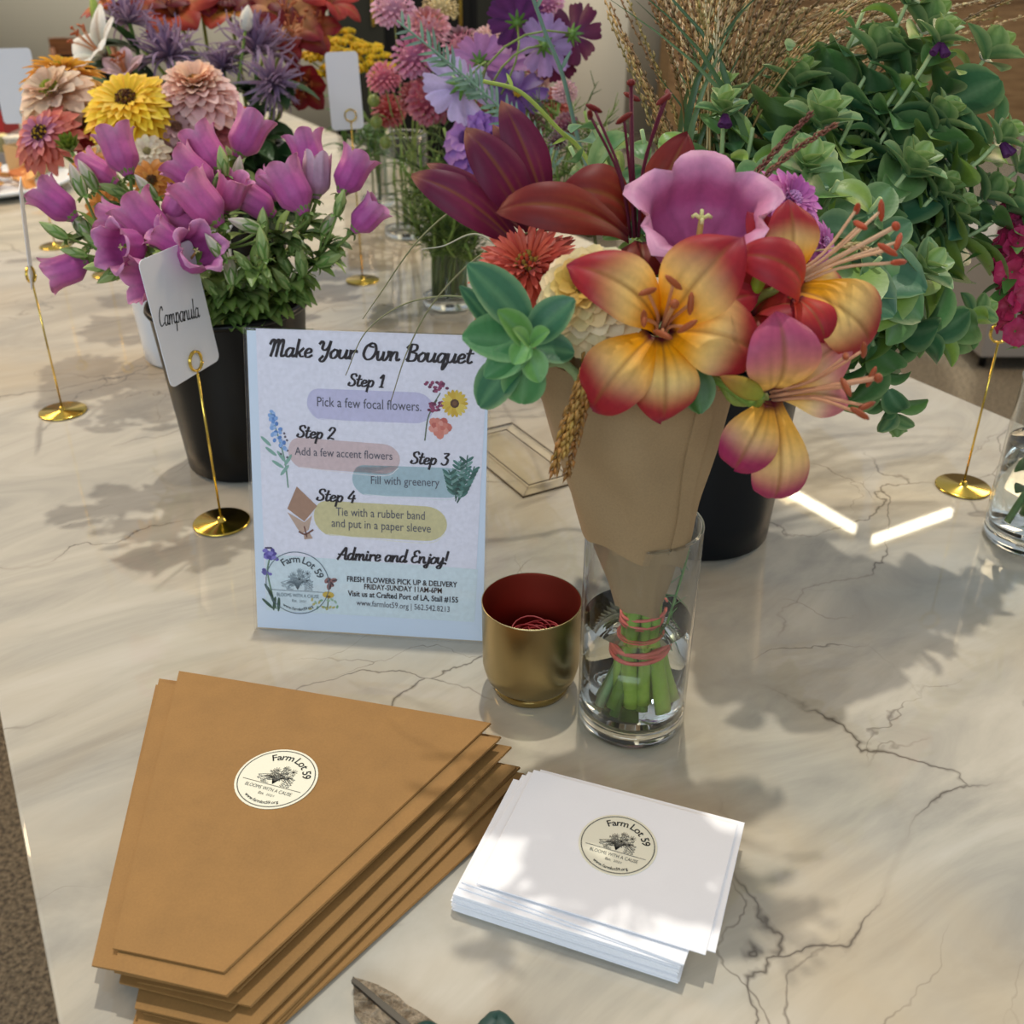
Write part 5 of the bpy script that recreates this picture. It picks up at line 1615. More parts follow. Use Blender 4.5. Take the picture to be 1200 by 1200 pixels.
def sprig(label, pts, Y, n, L, W, col, bk, r=.0014, seed=0, sp=.7, base=True):
    rng = random.Random(seed)
    P = [at(u, v, Y) for u, v in pts]
    if base: P = [foot(bk, .02, rng), V3((bk.x, bk.y, .16)).lerp(P[0], .5)] + P
    path = spline(P, 10)
    t = Thing('green_sprig', label, 'sprig', bk, 'thin green sprigs')
    stem_tube(t, path, r, jit(col, .1, rng), None, 5)
    m = M(); k0 = int(len(path) * .4)
    for i in range(n):
        k = k0 + int((len(path) - 1 - k0) * (i + .5) / n)
        d = (path[min(k + 1, len(path) - 1)] - path[k - 1]).normalized()
        o = d.cross(-FW).normalized() * (1 if i % 2 else -1)
        leaf(m, path[k], d * (1 - sp * .5) + o * sp + V3((0, rng.uniform(-.4, .4), 0)), -FW, L * rng.uniform(.7, 1.2), W, jit(col, .15, rng), .2, .2, 4, 2)
    t.part('leaves', m, LEAF)
sprig('grey-green narrow-leaved sprig slanting across the pink pompons', [(650, 200), (600, 140), (540, 85), (465, 24)], 1.40, 44, .026, .0022, hx('7A9A84'), CV, .0016, 1)
sprig('grey-green narrow-leaved sprig just below the slanting one', [(640, 210), (570, 120), (548, 98), (500, 52)], 1.42, 34, .020, .0020, hx('6F9078'), CV, .0014, 2)
sprig('smooth yellow-green stem arching over the maroon lily', [(690, 190), (655, 152), (610, 108), (566, 95)], 1.1, 2, .02, .002, hx('9CAE4C'), GB, .0024, 3)
sprig('grey-green bare stalk rising between the lilac and wine cosmos', [(690, 200), (660, 90), (640, 40), (622, -10)], 1.2, 4, .03, .0022, hx('6E8E7C'), GB, .0026, 4)

# ------------------------------------------------------------------ honeywort (waxy blue-green foliage)
def honeywort(label, tip, via, seed, nl=15, L0=.046, flower=False, tone=0.0, start=.38, rosette=True, name='honeywort', group='waxy blue-green leafy stems', bk=None, r=.0032):
    bk = bk or GB
    rng = random.Random(seed); p = at(*tip)
    f0 = foot(bk, .055, rng)
    top = V3((bk.x, bk.y, .21)) + V3((f0.x - bk.x, f0.y - bk.y, 0)) * 1.1
    P = [f0, top.lerp(f0, .5), top] + [at(*q_) for q_ in via] + [p]
    if not via:
        path = bow(f0, p, (p - V3((bk.x, bk.y, .12))).normalized() + V3((0, 0, .1)), 22, .62, .25)
    else: path = spline(P, 8)
    n = len(path) - 1
    t = Thing(name, label, 'leafy stem', bk, group)
    t.part('stem', M().tube(path, [r * (1.1 - .5 * i / n) for i in range(n + 1)], 7, hx('8FA878'), hx('A8BE84')), STEM)
    m = M()
    for i in range(nl):
        f = start + (1 - start) * (i + rng.uniform(0, .6)) / nl
        k = min(n - 1, max(1, int(f * n)))
        d = (path[k + 1] - path[k - 1]).normalized()
        a = i * 2.4 + rng.uniform(-.5, .5)
        o = d.orthogonal().normalized(); o2 = d.cross(o)
        out = o * cos(a) + o2 * sin(a)
        L = L0 * rng.uniform(.6, 1.5) * (1 - .3 * (f > .9))
        blue = rng.random()
        c = mix(hx('3C6E56'), hx('669252'), blue / .72) if blue < .72 else hx('8AA84A')
        c = mix(c, hx('7FA04C'), .22 * sst(.8, 1, f) + tone)
        leaf(m, path[k] + out * .002, d * rng.uniform(.35, 1.1) + out + V3((0, 0, -.1)), d, L, L * rng.uniform(.36, .45), jit(c, .14, rng), rng.uniform(.2, 1.3), rng.uniform(.2, .5), 8, 6, rib=hx('7FA27A'), edge=hx('9CB47C'), prof='oval')
    if rosette:
        d = (path[n] - path[n - 2]).normalized()
        for i in range(9):
            a = i * 2.4; o = d.orthogonal().normalized(); o2 = d.cross(o); out = o * cos(a) + o2 * sin(a)
            f = i / 9; L = L0 * (.72 - .38 * f)
            c = mix(hx('55825A'), hx('8CA84C'), f * .8 + tone)
            leaf(m, path[n] + d * .004 * i * .4, d * (.4 + .9 * f) + out * (1 - .5 * f), d, L, L * .42, jit(c, .12, rng), .25, .35, 6, 4, rib=hx('9CB87C'), edge=hx('BBC88A'), prof='oval')
    t.part('leaves', m, LEAF)
    if flower:
        d = (path[n] - path[n - 2]).normalized()
        for i in range(3):
            ax = (d * .5 + V3((rng.uniform(-.6, .2), -.4, -.8))).normalized(); b = path[n] + d * .004 + V3((0, -.006, 0)); fr = frame(b, ax)
            mm = M().lathe([(.0002, 0), (.0026, .002), (.0031, .008), (.0034, .014), (.0026, .0145), (.0002, .013)], (0, 0, 0), 14, hx('5A2A5E'), fr)
            t.part('bell', mm, WAXY, label='dusky purple bell')
plain = 'leafy blue-green waxy stem without open bells in the dark bucket behind the lilies'
HT = [(845, 122, .98), (882, 150, .94), (930, 105, 1.0), (962, 62, 1.05), (1012, 12, 1.05), (1062, 6, 1.02), (1104, 42, 1.0), (1022, 72, 1.0), (1064, 84, .98), (1112, 92, 1.0),
      (1152, 72, 1.02), (1182, 132, 1.0), (1190, 202, .98), (1002, 132, .95), (1042, 150, .95), (1092, 152, .95), (1142, 190, .95), (942, 205, .84), (982, 212, .84), (1032, 232, .83),
      (1092, 232, .92), (1132, 282, .92), (1180, 248, .95), (972, 292, .80), (1032, 302, .80), (1072, 322, .84), (1006, 345, .80), (960, 152, .92), (1132, 132, .96), (902, 190, .86),
      (1060, 205, .9), (1010, 265, .81), (1110, 255, .93), (1160, 160, .98), (990, 60, 1.05), (1080, 40, 1.03), (930, 250, .80), (1150, 235, .95), (1050, 265, .83), (1000, 175, .92)]
for i, tp in enumerate(HT):
    honeywort(plain, tp, [], 500 + i, 15 if i % 3 else 18, .046 + .004 * (i % 4), False, 0.0, .36, i % 5 in (0, 2))
honeywort('waxy stem drooping right with a purple bell, its tip standing free above the carpet', (1138, 372, .86), [(1000, 330, .88), (1050, 388, .85), (1100, 392, .85)], 601, 20, .034, False, .0, .55)
honeywort('waxy stem with a dusky purple bell facing the lower lily', (1062, 392, .86), [(980, 330, .88), (1020, 372, .86)], 602, 14, .036, True, .1, .5)
honeywort('lowest waxy stem, its leafy tip hanging straight down right of the lilies', (1046, 482, .84), [(970, 330, .87), (1012, 380, .85), (1032, 430, .84)], 603, 22, .034, False, .0, .55)
honeywort('waxy stem with purple bells among the high greenery', (1096, 55, .96), [], 604, 14, .042, True)
honeywort('waxy stem with purple bells at the right of the greenery', (1166, 170, .94), [], 605, 14, .042, True)
honeywort('waxy stem with purple bells just left of the grasses', (848, 138, .93), [], 606, 12, .040, True)
for i, (lab, tp) in enumerate((('waxy stem rising just right of the arching smooth stem', (712, 178, .93)), ('small-leaved waxy stem above the maroon lily stamens', (690, 132, .95)), ('waxy stem between the maroon lily stamens and the bellflower', (752, 152, .92)), ('waxy stem behind the maroon lily, nearest the violet cosmos', (668, 172, .92)), ('waxy stem right behind the pink bellflower', (800, 160, .9)))):
    honeywort(lab, tp, [], 620 + i, 13, .036, False, 0.0, .45, False)

# ------------------------------------------------------------------ grasses
GC = [hx('7A5A34'), hx('8A7A48'), hx('8A6A3C'), hx('A98A56'), hx('C2A878'), hx('6E5430'), hx('8C7A44'), hx('745A3A'), hx('D0BC94')]
def grass(label, path, seed, head=.45, r=.0013, col=None, spl=.011, n=46, group='flowering grasses in the dark bucket', bk=None, cat='grass', wid=.0013):
    rng = random.Random(seed); col = col or rng.choice(GC)
    t = Thing('grass_stalk', label, cat, bk or GB, group)
    N = len(path) - 1
    t.part('stem', M().tube(path, [r * (1.2 - .7 * i / N) for i in range(N + 1)], 4, jit(mix(col, hx('6E7C3C'), .5), .1, rng), col), STEM)
    m = M()
    for i in range(n):
        f = (1 - head) + head * (i / n)
        x = f * N; k = min(N - 1, int(x)); q_ = path[k].lerp(path[k + 1], x - k)
        d = (path[k + 1] - path[k]).normalized(); o = d.orthogonal().normalized(); o2 = d.cross(o)
        a = i * 2.4; out = o * cos(a) + o2 * sin(a)
        w = wid * 1.2; L = spl * rng.uniform(.7, 1.2) * (1 - .4 * i / n)
        e = q_ + (d * .92 + out * .34) * L; md = q_ + (d * .6 + out * .36) * L * .5; s_ = d.cross(out) * w
        c = jit(col, .22, rng)
        m.add([q_, md + s_, e, md - s_, md + out * w * 1.2], [(0, 1, 4), (1, 2, 4), (2, 3, 4), (3, 0, 4), (0, 3, 2, 1)], c)
    t.part('seed_head', m, STEM)
rg = random.Random(77)
for k in range(195):
    if k < 150:
        u = rg.gauss(845, 105); v = rg.uniform(-190, 60); Y = rg.uniform(1.0, 1.35); ax = aim((u - 830) / 160, 1, rg.uniform(-.1, .3))
    else:
        u = rg.uniform(960, 1230); v = rg.uniform(-30, 50); Y = rg.uniform(1.12, 1.4); ax = aim(1.1, rg.uniform(-.1, .6), .1)
    u = max(u, 706 + rg.uniform(0, 30)); ax = aim(max((u - 830) / 160, -.45), 1, .1) if k < 150 else ax
    p = at(u, v, Y)
    a0 = foot(GB, .05, rg)
    path = bow(a0, p, ax, 16, .62, .38)
    grass('tall thin tan grass stalk with a fine seed head behind the bouquet', path, 1000 + k, rg.uniform(.35, .6))
for k in range(16):
    u = rg.uniform(690, 1010); v = rg.uniform(-60, 90); Y = rg.uniform(.95, 1.2); p = at(u, v, Y)
    path = bow(foot(GB, .05, rg), p, aim((u - 830) / 110, .7, 0), 12, .6, .4)
    t = Thing('green_grass', 'long narrow green grass blade among the tan stalks', 'grass', GB, 'green grass blades')
    m = M(); rows = []
    for i, q_ in enumerate(path):
        w = .0042 * (1 - (i / 12) ** 3) + .0003
        rows.append([q_ - RT * w, q_ + V3((0, .0012, 0)), q_ + RT * w])
    t.part('blade', m.grid(rows, False, None, jit(rg.choice([hx('5E7848'), hx('6E8C5E'), hx('4C6A44')]), .1, rg)), LEAF)

# ------------------------------------------------------------------ snapdragons at the right edge
def snapdragon(label, pts, n, seed, col):
    rng = random.Random(seed)
    path = spline([foot(RVC, .02, rng, .03), V3((RVC.x, RVC.y, .17))] + [at(*q_) for q_ in pts], 8); N = len(path) - 1
    t = Thing('snapdragon', label, 'snapdragon', RVC, 'pink snapdragons in the right vase')
    stem_tube(t, path, .0026, hx('5F8A3C'), G2)
    for i in range(n):
        f = .56 + .44 * i / n; k = min(N - 1, int(f * N)); q_ = path[k]
        a = i * 2.4; out = V3((cos(a), sin(a), -.1)).normalized()
        s_ = .016 * (1 - .3 * (i / n)); fr = frame(q_ + out * .004, (out + V3((0, 0, .25))).normalized(), rng.uniform(0, 6))
        m = M(); c = jit(col, .14, rng)
        for j in range(6):
            petal(m, fr, 2 * pi * j / 6, s_ * 1.25, s_ * .55, radians(75), radians(-20), lambda t_, q2: mix(mix(c, (1, .5, .3), .12 * (1 - t_)), c, t_), 5, 4, 'spoon', .3, .35, .001, 0, rng=rng)
        t.part('floret', m, PETAL)
    m = M()
    for i in range(12):
        q_ = path[rng.randrange(6, N - 4)]
        leaf(m, q_, V3((rng.uniform(-1, 1), rng.uniform(-1, 1), rng.uniform(-.3, .6))), V3((0, 0, 1)), rng.uniform(.03, .05), .006, jit(hx('4E7838'), .2, rng), .6, .2, 5, 2)
    t.part('leaves', m, LEAF)
PK = hx('C22C62')
snapdragon('deep pink snapdragon hanging over the empty card stand', [(1205, 330, .95), (1196, 270, .95), (1188, 300, .93), (1186, 350, .92), (1190, 408, .91)], 17, 1, PK)
snapdragon('deep pink snapdragon half cut by the right edge', [(1215, 330, .97), (1205, 250, .97), (1192, 238, .96)], 13, 2, hx('CE4878'))
snapdragon('small coral-pink snapdragon peeping out left of the others', [(1205, 340, .98), (1185, 305, .97), (1168, 286, .96)], 6, 3, hx('D0506C'))
rng = random.Random(9)
t = Thing('leafy_greenery', 'dark green leafy stem standing in the water of the right vase', 'leafy stem', RVC)
path = spline([RVC + V3((-.03, -.01, .03)), RVC + V3((.0, 0, .10)), RVC + V3((.015, 0, .2))], 6)
stem_tube(t, path, .003, hx('4C7A34')); m = M()
for q_, d in ((path[5], (-1, -.2, .2)), (path[6], (-1, -.4, -.3)), (path[3], (-.8, -.6, .5)), (path[2], (.6, -.8, .1)), (path[7], (-.6, -.8, .6))):
    leaf(m, q_, V3(d), V3((0, 0, 1)), .034, .009, jit(hx('3F6E34'), .15, rng), .5, .2, 6, 4)
t.part('leaves', m, LEAF)

# ================================================================== THE WRAPPED BOUQUET
def pinched(head, axis, seed, r=.012, zf=.021):
    """stem path: vase floor -> banded neck -> head"""
    rng = random.Random(seed); a = rng.uniform(0, 6.28)
    h = V3(head); ax = V3(axis).normalized()
    f0 = VC + V3((r * 1.5 * cos(a), r * 1.1 * sin(a), zf + rng.uniform(0, .008)))
    n1 = VC + V3((.004 + r * .55 * cos(a + .3), r * .55 * sin(a + .3), .085))
    n2 = VC + V3((.003 + r * .5 * cos(a + .5), r * .5 * sin(a + .5), .135))
    mid = VC + V3((-.012, 0, .318)) + V3((h.x - VC.x + .012, h.y - VC.y, 0)) * .50
    return spline([f0, n1, n2, mid, h - ax * .022, h], 6)
BG = 'flowers of the wrapped bouquet'
SG = 'stems of the wrapped bouquet'
# paper sleeve
cone = Thing('bouquet_wrap', 'brown kraft paper cone wrapped round the bouquet in the glass vase', 'paper wrap', VC + V3((0, 0, .118)))
AX0 = at(748, 712, .655); AX1 = at(742, 452, .668)
def cone_pt(f, a, off=0.0, rot=0.0):
    c = AX0.lerp(AX1, f)
    r = .0195 + .0465 * max(f, 0) ** .95
    fac = 1.0 / cos(((a + rot) % (2 * pi / 6)) - pi / 6)
    r *= .60 + .40 * fac * .96
    r += .0012 * sin(9 * f + 3 * a) * f + .0010 * sin(5 * a + 13 * f)
    return c + V3(((r + off) * cos(a), (r + off) * sin(a) * .92, 0))
def wrap(flo, fhi, off, rot, nf=26, na=72, th=.0011):
    o_, i_ = [], []
    for i in range(nf + 1):
        ro, ri = [], []
        for j in range(na):
            a = 2 * pi * j / na
            f = flo(a) + (fhi(a) - flo(a)) * i / nf
            ro.append(cone_pt(f, a, off, rot)); ri.append(cone_pt(f, a, off - th, rot))
        o_.append(ro); i_.append(ri)
    mm = M().grid(o_, True); mm.grid(i_[::-1], True); mm.grid([o_[-1], i_[-1]], True); mm.grid([i_[0], o_[0]], True)
    return mm
body = cone.part('sleeve', wrap(lambda a: .30 - .085 * cos(a - .5) + .012 * sin(5 * a), lambda a: 1.13 - .10 * cos(a) + .03 * cos(2 * a + 1), .0028, .55), KRAFT_CONE, angle=24)
cone.part('lower_fold', wrap(lambda a: -.02 + .05 * cos(a + 2.2), lambda a: .62, -.0030, 1.1), KRAFT_CONE, angle=24)
def seam():
    top, bot = [], []
    for i in range(15):
        f = .36 + .82 * i / 14
        a0 = radians(300); wd = .30 - .10 * i / 14
        top.append([cone_pt(f, a0 + wd * j / 6, .0028 + .0016, .55) for j in range(7)])
        bot.append([cone_pt(f, a0 + wd * j / 6, .0028 + .0002, .55) for j in range(7)])
    mm = M().grid(top); mm.grid(bot[::-1]); mm.grid([bot[0], top[0]]); mm.grid([top[-1], bot[-1]])
    mm.grid([[r[0] for r in top], [r[0] for r in bot]]); mm.grid([[r[-1] for r in bot], [r[-1] for r in top]])
    return mm
cone.part('overlap_seam', seam(), KRAFT_CONE, angle=24)

def set_petals(t, lst, cols, seed, mat_=WAXY, nu=20, nv=16):
    """each petal reaches from its base to its tip: (base, tip, width, base distance, tip distance, arch, twist)"""
    rng = random.Random(seed)
    for q_ in lst:
        (b0_, t0_, w, yb, yt, arch) = q_[:6]
        cc = q_[6] if len(q_) > 6 and q_[6] else cols
        tw = q_[7] if len(q_) > 7 else 0.0
        p0, p1 = at(*b0_, yb), at(*t0_, yt); d = p1 - p0
        x = d.normalized(); up = (-FW + V3((0, 0, .25))); up = (up - x * up.dot(x)).normalized(); y = up.cross(x)
        f = (lambda p0, x, y, up: lambda a_, b_, c_: p0 + x * a_ + y * b_ + up * c_)(p0, x, y, up)
        kk = 1.7; e0, e1 = arch * .8, -arch * 1.9
        ex_ = sum(cos(e0 + (e1 - e0) * (i / nu) ** kk) for i in range(1, nu + 1)) / nu
        ez_ = sum(sin(e0 + (e1 - e0) * (i / nu) ** kk) for i in range(1, nu + 1)) / nu
        off = atan2(ez_, ex_); L = d.length / sqrt(ex_ * ex_ + ez_ * ez_)
        m = M()
        petal(m, f, 0, L, span(w, yb) / 2 * 1.28, e0 - off, e1 - off, lily_col(*cc, rng), nu, nv, 'lily', .30, .12, 0, 0, kk, rng=rng, twist=tw)
        t.part('petal', m, mat_)
CRIM = (hx('C8402C'), hx('B8302E'), hx('A0222E'), hx('901C40'))
PINKB = (hx('F0C064'), hx('D88A78'), hx('B85274'), hx('A83A68'))
PALE = (hx('F5C468'), hx('F8DCA4'), hx('D07C7C'), hx('A83058'))
# front lily
c1 = at(774, 390, .600); a1 = aim(-.05, .12, 1)
t = lily('big yellow-orange lily with crimson tips facing the viewer, front of the bouquet', c1, a1, [], VC, BG, path=pinched(c1 - a1 * .004, a1, 1), seed=1, st_len=.046)
set_petals(t, [((784, 380), (890, 346), 44, .602, .600, .5), ((770, 384), (664, 312), 60, .598, .585, .75), ((782, 380), (868, 278), 70, .598, .588, .7),
               ((784, 390), (888, 418), 74, .597, .578, .75), ((764, 394), (694, 480), 62, .595, .575, .85), ((775, 396), (776, 494), 60, .594, .570, .75)], (OR0, OR1, RED, MAG), 1)
# upper right lily, looking right
c2 = at(922, 334, .620); a2 = aim(.70, .36, .52)
t = lily('yellow and red lily of the bouquet looking right, its stamens reaching over the greenery', c2, a2, [], VC, BG, path=pinched(c2 - a2 * .004, a2, 2), seed=2, st_len=.062, fil=hx('E8C098'), anther=hx('B8502C'))
set_petals(t, [((918, 336), (876, 248), 36, .640, .645, .4, CRIM), ((926, 330), (924, 234), 46, .625, .640, .45), ((932, 332), (994, 346), 40, .625, .630, .4),
               ((930, 340), (1012, 408), 66, .615, .600, .9), ((926, 352), (862, 304), 46, .605, .590, 1.1, CRIM), ((934, 350), (966, 402), 36, .600, .580, .7, CRIM)], (OR0, OR1, RED, MAG), 2)
# lower right lily
c3 = at(905, 464, .585); a3 = aim(.68, .06, .72)
t = lily('pinkish yellow lily hanging lowest at the right of the bouquet', c3, a3, [], VC, BG, path=pinched(c3 - a3 * .004, a3, 3), seed=3, st_len=.060, fil=hx('E0A880'), anther=hx('A8542E'))
set_petals(t, [((912, 456), (996, 396), 56, .592, .590, .5, PALE), ((912, 462), (994, 470), 44, .588, .585, .5, PALE), ((906, 470), (902, 582), 54, .582, .570, .85), 
               ((898, 474), (860, 548), 52, .578, .562, 1.0), ((904, 456), (908, 366), 68, .578, .572, .9, PINKB)], (hx('F8B848'), hx('FBD488'), hx('A02A58'), hx('8A1A4C')), 3)
# half-open crimson lily between the three
c4 = at(880, 372, .625); a4 = aim(.05, .72, .62)
lily('half-open crimson lily curled between the three yellow ones', c4, a4,
     [(80, .85, 78, 50, .8), (135, .80, 74, 20, .9), (200, .72, 72, -25, .95), (262, .62, 68, -60, 1.0), (320, .72, 72, -20, .9), (20, .8, 76, 30, .85)], VC, BG, False, (hx('B8402E'), hx('A82C30'), hx('9C2032'), hx('8A1A3C')), pinched(c4 - a4 * .004, a4, 4), 4, .066, 14, 10, W=.022)
def bouquet_bud(label, u, v, Y, Lpx, ang, c, c0, c1_, wf=.19, seed=0):
    ax = aim(cos(radians(ang)), sin(radians(ang)), c)
    t = lily_bud(label, u, v, Y, Lpx, ang, c, c0, c1_, VC, BG, wf, stem=False)
    p = at(u, v, Y) - ax * span(Lpx, Y) * .5
    t.part('stem', M().tube(pinched(p, aim(0, .15, 1), seed), .0024, 6, hx('6F8F3C')), STEM)
bouquet_bud('brown-orange lily bud pointing left below the three yellow lilies', 868, 452, .555, 62, 160, .45, hx('9CA83C'), hx('A86A2C'), .2, 31)
bouquet_bud('green lily bud cradled in the crimson lily', 890, 326, .603, 36, 75, .3, hx('8CAE2C'), hx('A8BE48'), .22, 32)
# maroon lilies
MR = (hx('5A1418'), hx('6E1C1E'), hx('5E1420'), hx('4A0E1A'))
c5 = at(622, 296, .70); a5 = aim(-.56, .80, .10)
MC = (hx('5A1432'), hx('7A2244'), hx('64183A'), hx('B07858'))
t = lily('closed maroon lily with long petals pointing up to the left', c5, a5, [], VC, BG, False, MC, pinched(c5 - a5 * .004, a5, 5), 5)
set_petals(t, [((612, 268), (500, 192), 22, .725, .72, .3), ((636, 262), (578, 146), 26, .73, .735, .3), ((644, 262), (588, 118), 36, .715, .72, .35), ((624, 272), (545, 152), 42, .705, .70, .45), ((612, 294), (482, 206), 38, .698, .69, .5)], MC, 5)
c6 = at(744, 278, .69); a6 = aim(-.10, .90, .38)
t = lily('open dark red lily at the top of the bouquet with tall upright stamens', c6, a6, [], VC, BG, True, MR, pinched(c6 - a6 * .004, a6, 6), 6, .088, st_len=.085, fil=hx('6A1A34'), anther=hx('7A1E18'))
RC = (hx('7A2018'), hx('8E3420'), hx('782020'), hx('5C1216'))
set_petals(t, [((756, 268), (806, 156), 40, .715, .73, .3), ((738, 262), (652, 234), 54, .715, .70, 1.0), ((764, 276), (826, 262), 44, .70, .69, .6), ((736, 278), (582, 248), 44, .68, .665, .65), ((752, 284), (750, 330), 44, .685, .66, .6)], RC, 6)
# pink bellflower
t = Thing('bellflower', 'wide open pink bellflower at the top of the bouquet', 'bellflower', VC, BG)
a7 = aim(-.05, .50, .86); pm = at(826, 232, .64); L7 = .052
bell(t, pm - a7 * L7 * .95, a7, L7, .0345, hx('D67CA8'), hx('B85488'), random.Random(4), .85, False, 'bell', None, 5, True, .14)
t.part('stem', M().tube(pinched(pm - a7 * L7 * 1.0, a7, 7), .0022, 6, G1), STEM)
# double flowers of the bouquet
def bz(label, u, v, Y, dpx, axis, cols, centre, layers, style, dome, n0, seed, name='zinnia', cat='zinnia', wf=1.0):
    t = zinnia(label, u, v, Y, dpx, axis, cols, centre, VC, layers, style, dome, BG, n0, seed, name, cat, wf)
    p = at(u, v, Y); ax = V3(axis).normalized()
    for ch in list(t.o.children):
        if ch.name.startswith('stem'):
            me = ch.data; bpy.data.objects.remove(ch); bpy.data.meshes.remove(me)
    t.part('stem', M().tube(pinched(p - ax * span(dpx, Y) * .12, ax, seed + 40), .003, 6, G1, G2), STEM)
bz('orchid-pink double aster right of the bellflower', 920, 242, .705, 100, aim(.45, .35, .8), [hx('CC6AB8'), hx('D87CC6'), hx('C05CAC')], [hx('D8A0D0')], 5, 'oval', .7, 17, 1, 'aster', 'aster')
bz('small orchid-pink aster showing right of the upper lily', 962, 284, .70, 54, aim(.7, .0, .7), [hx('CC6AB8'), hx('D87CC6')], [hx('D8A0D0')], 4, 'oval', .5, 15, 2, 'aster', 'aster')
bz('coral-red zinnia with quilled petals below the maroon lily', 622, 326, .665, 150, aim(-.15, .5, .85), [hx('B8361A'), hx('CC4A2A'), hx('D65834'), hx('C8442A'), hx('D0502C')], [hx('C24A2A'), hx('A88A34')], 8, 'strap', .85, 24, 3, wf=.55)
bz('cream zinnia with a yellow heart left of the front lily', 690, 345, .605, 126, aim(-.35, .25, .9), [hx('E2CFA0'), hx('EAD9AE'), hx('E8D298'), hx('E2BE5C'), hx('D8B040')], [hx('C9A83C'), hx('A88A2C')], 7, 'spoon', .8, 14, 4, wf=1.35)

# waxy rosette at the left of the bouquet
t = Thing('honeywort_rosette', 'waxy green leaf rosette at the left of the bouquet over the sign corner', 'leafy stem', VC, BG)
rc = at(612, 402, .575)
t.part('stem', M().tube(pinched(rc, aim(-.4, .4, .8), 50), .003, 6, hx('8FAE7C')), STEM)
m = M(); rng = random.Random(2)
def px_leaf(b, tp, wpx, Yb, Yt, col, bend=.25, cup=.3, up=None):
    p0, p1 = at(*b, Yb), at(*tp, Yt); d = p1 - p0
    leaf(m, p0, d, up or (-FW + SU * .3), d.length * 1.05, span(wpx, Yb) / 2 * 1.15, col, bend, cup, 9, 6, rib=hx('6C9C6C'), edge=hx('86AC78'), prof='oval')
GL1, GL2, GL3 = hx('3C7050'), hx('4A8450'), hx('669A4C')
px_leaf((618, 385), (556, 312), 46, .58, .575, GL1)
px_leaf((590, 398), (545, 338), 22, .585, .58, hx('36664A'))
px_leaf((622, 405), (548, 392), 54, .572, .56, GL2)
px_leaf((622, 398), (668, 352), 40, .575, .57, GL1)
px_leaf((610, 420), (556, 474), 44, .575, .57, GL1, .5)
px_leaf((618, 415), (610, 476), 46, .57, .565, GL2, .5)
px_leaf((628, 408), (672, 412), 34, .58, .58, GL1)
px_leaf((622, 404), (590, 366), 30, .563, .55, GL3)
px_leaf((618, 410), (570, 438), 34, .563, .55, GL2)
px_leaf((620, 410), (632, 446), 28, .56, .55, GL3, .3)
px_leaf((618, 404), (602, 424), 24, .555, .545, hx('74A85C'))
px_leaf((622, 402), (640, 388), 22, .555, .545, hx('74A85C'))
px_leaf((620, 404), (606, 386), 18, .552, .54, hx('8AB468'))
t.part('leaves', m, LEAF)
t = Thing('tucked_greenery', 'dark green leaf tucked between the front lily and the kraft cone', 'leaf', VC, BG)
m = M(); px_leaf((812, 430), (822, 482), 36, .60, .585, hx('3F6E30'), .3)
t.part('leaf', m, LEAF); t.part('stem', M().tube(pinched(at(812, 430, .60), aim(0, 1, .2), 51), .002, 6, G1), STEM)

# grass heads in the bouquet
def bgrass(label, pts, seed, col, n=60, head=.55, spl=.010, wid=.0010, r=.0009, Yb=.66, cat='grass'):
    P = [VC + V3((.004, .0, .10)), VC + V3((0, .0, .2))] + [at(*q_) for q_ in pts]
    grass(label, spline(P, 7), seed, head, r, col, spl, n, BG, VC, cat, wid)
bgrass('drooping tan grass head over the kraft cone, nearest the sign', [(700, 400, .615), (684, 440, .585), (662, 500, .575), (649, 552, .572)], 1, hx('A87C3C'), 70, .50, .013, .0013)
bgrass('drooping tan grass head over the kraft cone, middle of three', [(706, 402, .615), (690, 436, .582), (672, 492, .572), (660, 530, .570)], 2, hx('B88E48'), 70, .48, .013, .0013)
bgrass('drooping tan grass head over the kraft cone, right of the other two', [(712, 404, .615), (696, 440, .580), (684, 478, .572), (664, 558, .570)], 3, hx('96682F'), 70, .48, .013, .0013)
bgrass('purple-brown grass head right of the bellflower, longer one', [(850, 300, .68), (876, 232, .68), (920, 185, .68), (978, 146, .68)], 4, hx('7A4A38'), 70, .40, .008, .0009)
bgrass('purple-brown grass head right of the bellflower, shorter one', [(845, 300, .69), (876, 220, .69), (915, 170, .69), (950, 134, .69)], 5, hx('6E3E32'), 60, .40, .008, .0009)
bgrass('pale grass head crossing below the stamens of the right lily', [(900, 340, .66), (980, 290, .65), (1030, 296, .65)], 6, hx('C8B07C'), 40, .25, .008, .0009)
for k, (lab, pts) in enumerate((('thin grass blade arching left from the bouquet in front of the sign', [(700, 300, .68), (690, 277, .68), (630, 271, .68), (565, 298, .69), (510, 352, .70), (478, 410, .70), (458, 470, .705)]),
                                ('thin grass blade bending down to the top of the sign from the maroon lily', [(640, 300, .72), (600, 250, .74), (545, 240, .76), (490, 282, .78), (445, 345, .80), (425, 374, .80)]),
                                ('pale thin grass blade lying level behind the maroon lily', [(640, 300, .74), (590, 290, .76), (556, 274, .78), (520, 288, .80), (494, 292, .80)]),
                                ('thin grass blade looping low behind the green rosette', [(640, 330, .74), (580, 350, .76), (520, 347, .78), (470, 358, .80), (428, 390, .80), (405, 440, .80)]))):
    P = [VC + V3((0, 0, .11)), VC + V3((-.01, .01, .2))] + [at(*q_) for q_ in pts]
    path = spline(P, 8); N = len(path) - 1
    t = Thing('green_grass', lab, 'grass', VC, BG)
    t.part('blade', M().tube(path, [.0011 * (1.15 - i / N) + .0002 for i in range(N + 1)], 5, hx('7A8C5A'), hx('8C8A6A') if k != 2 else hx('C8C8B8')), LEAF)

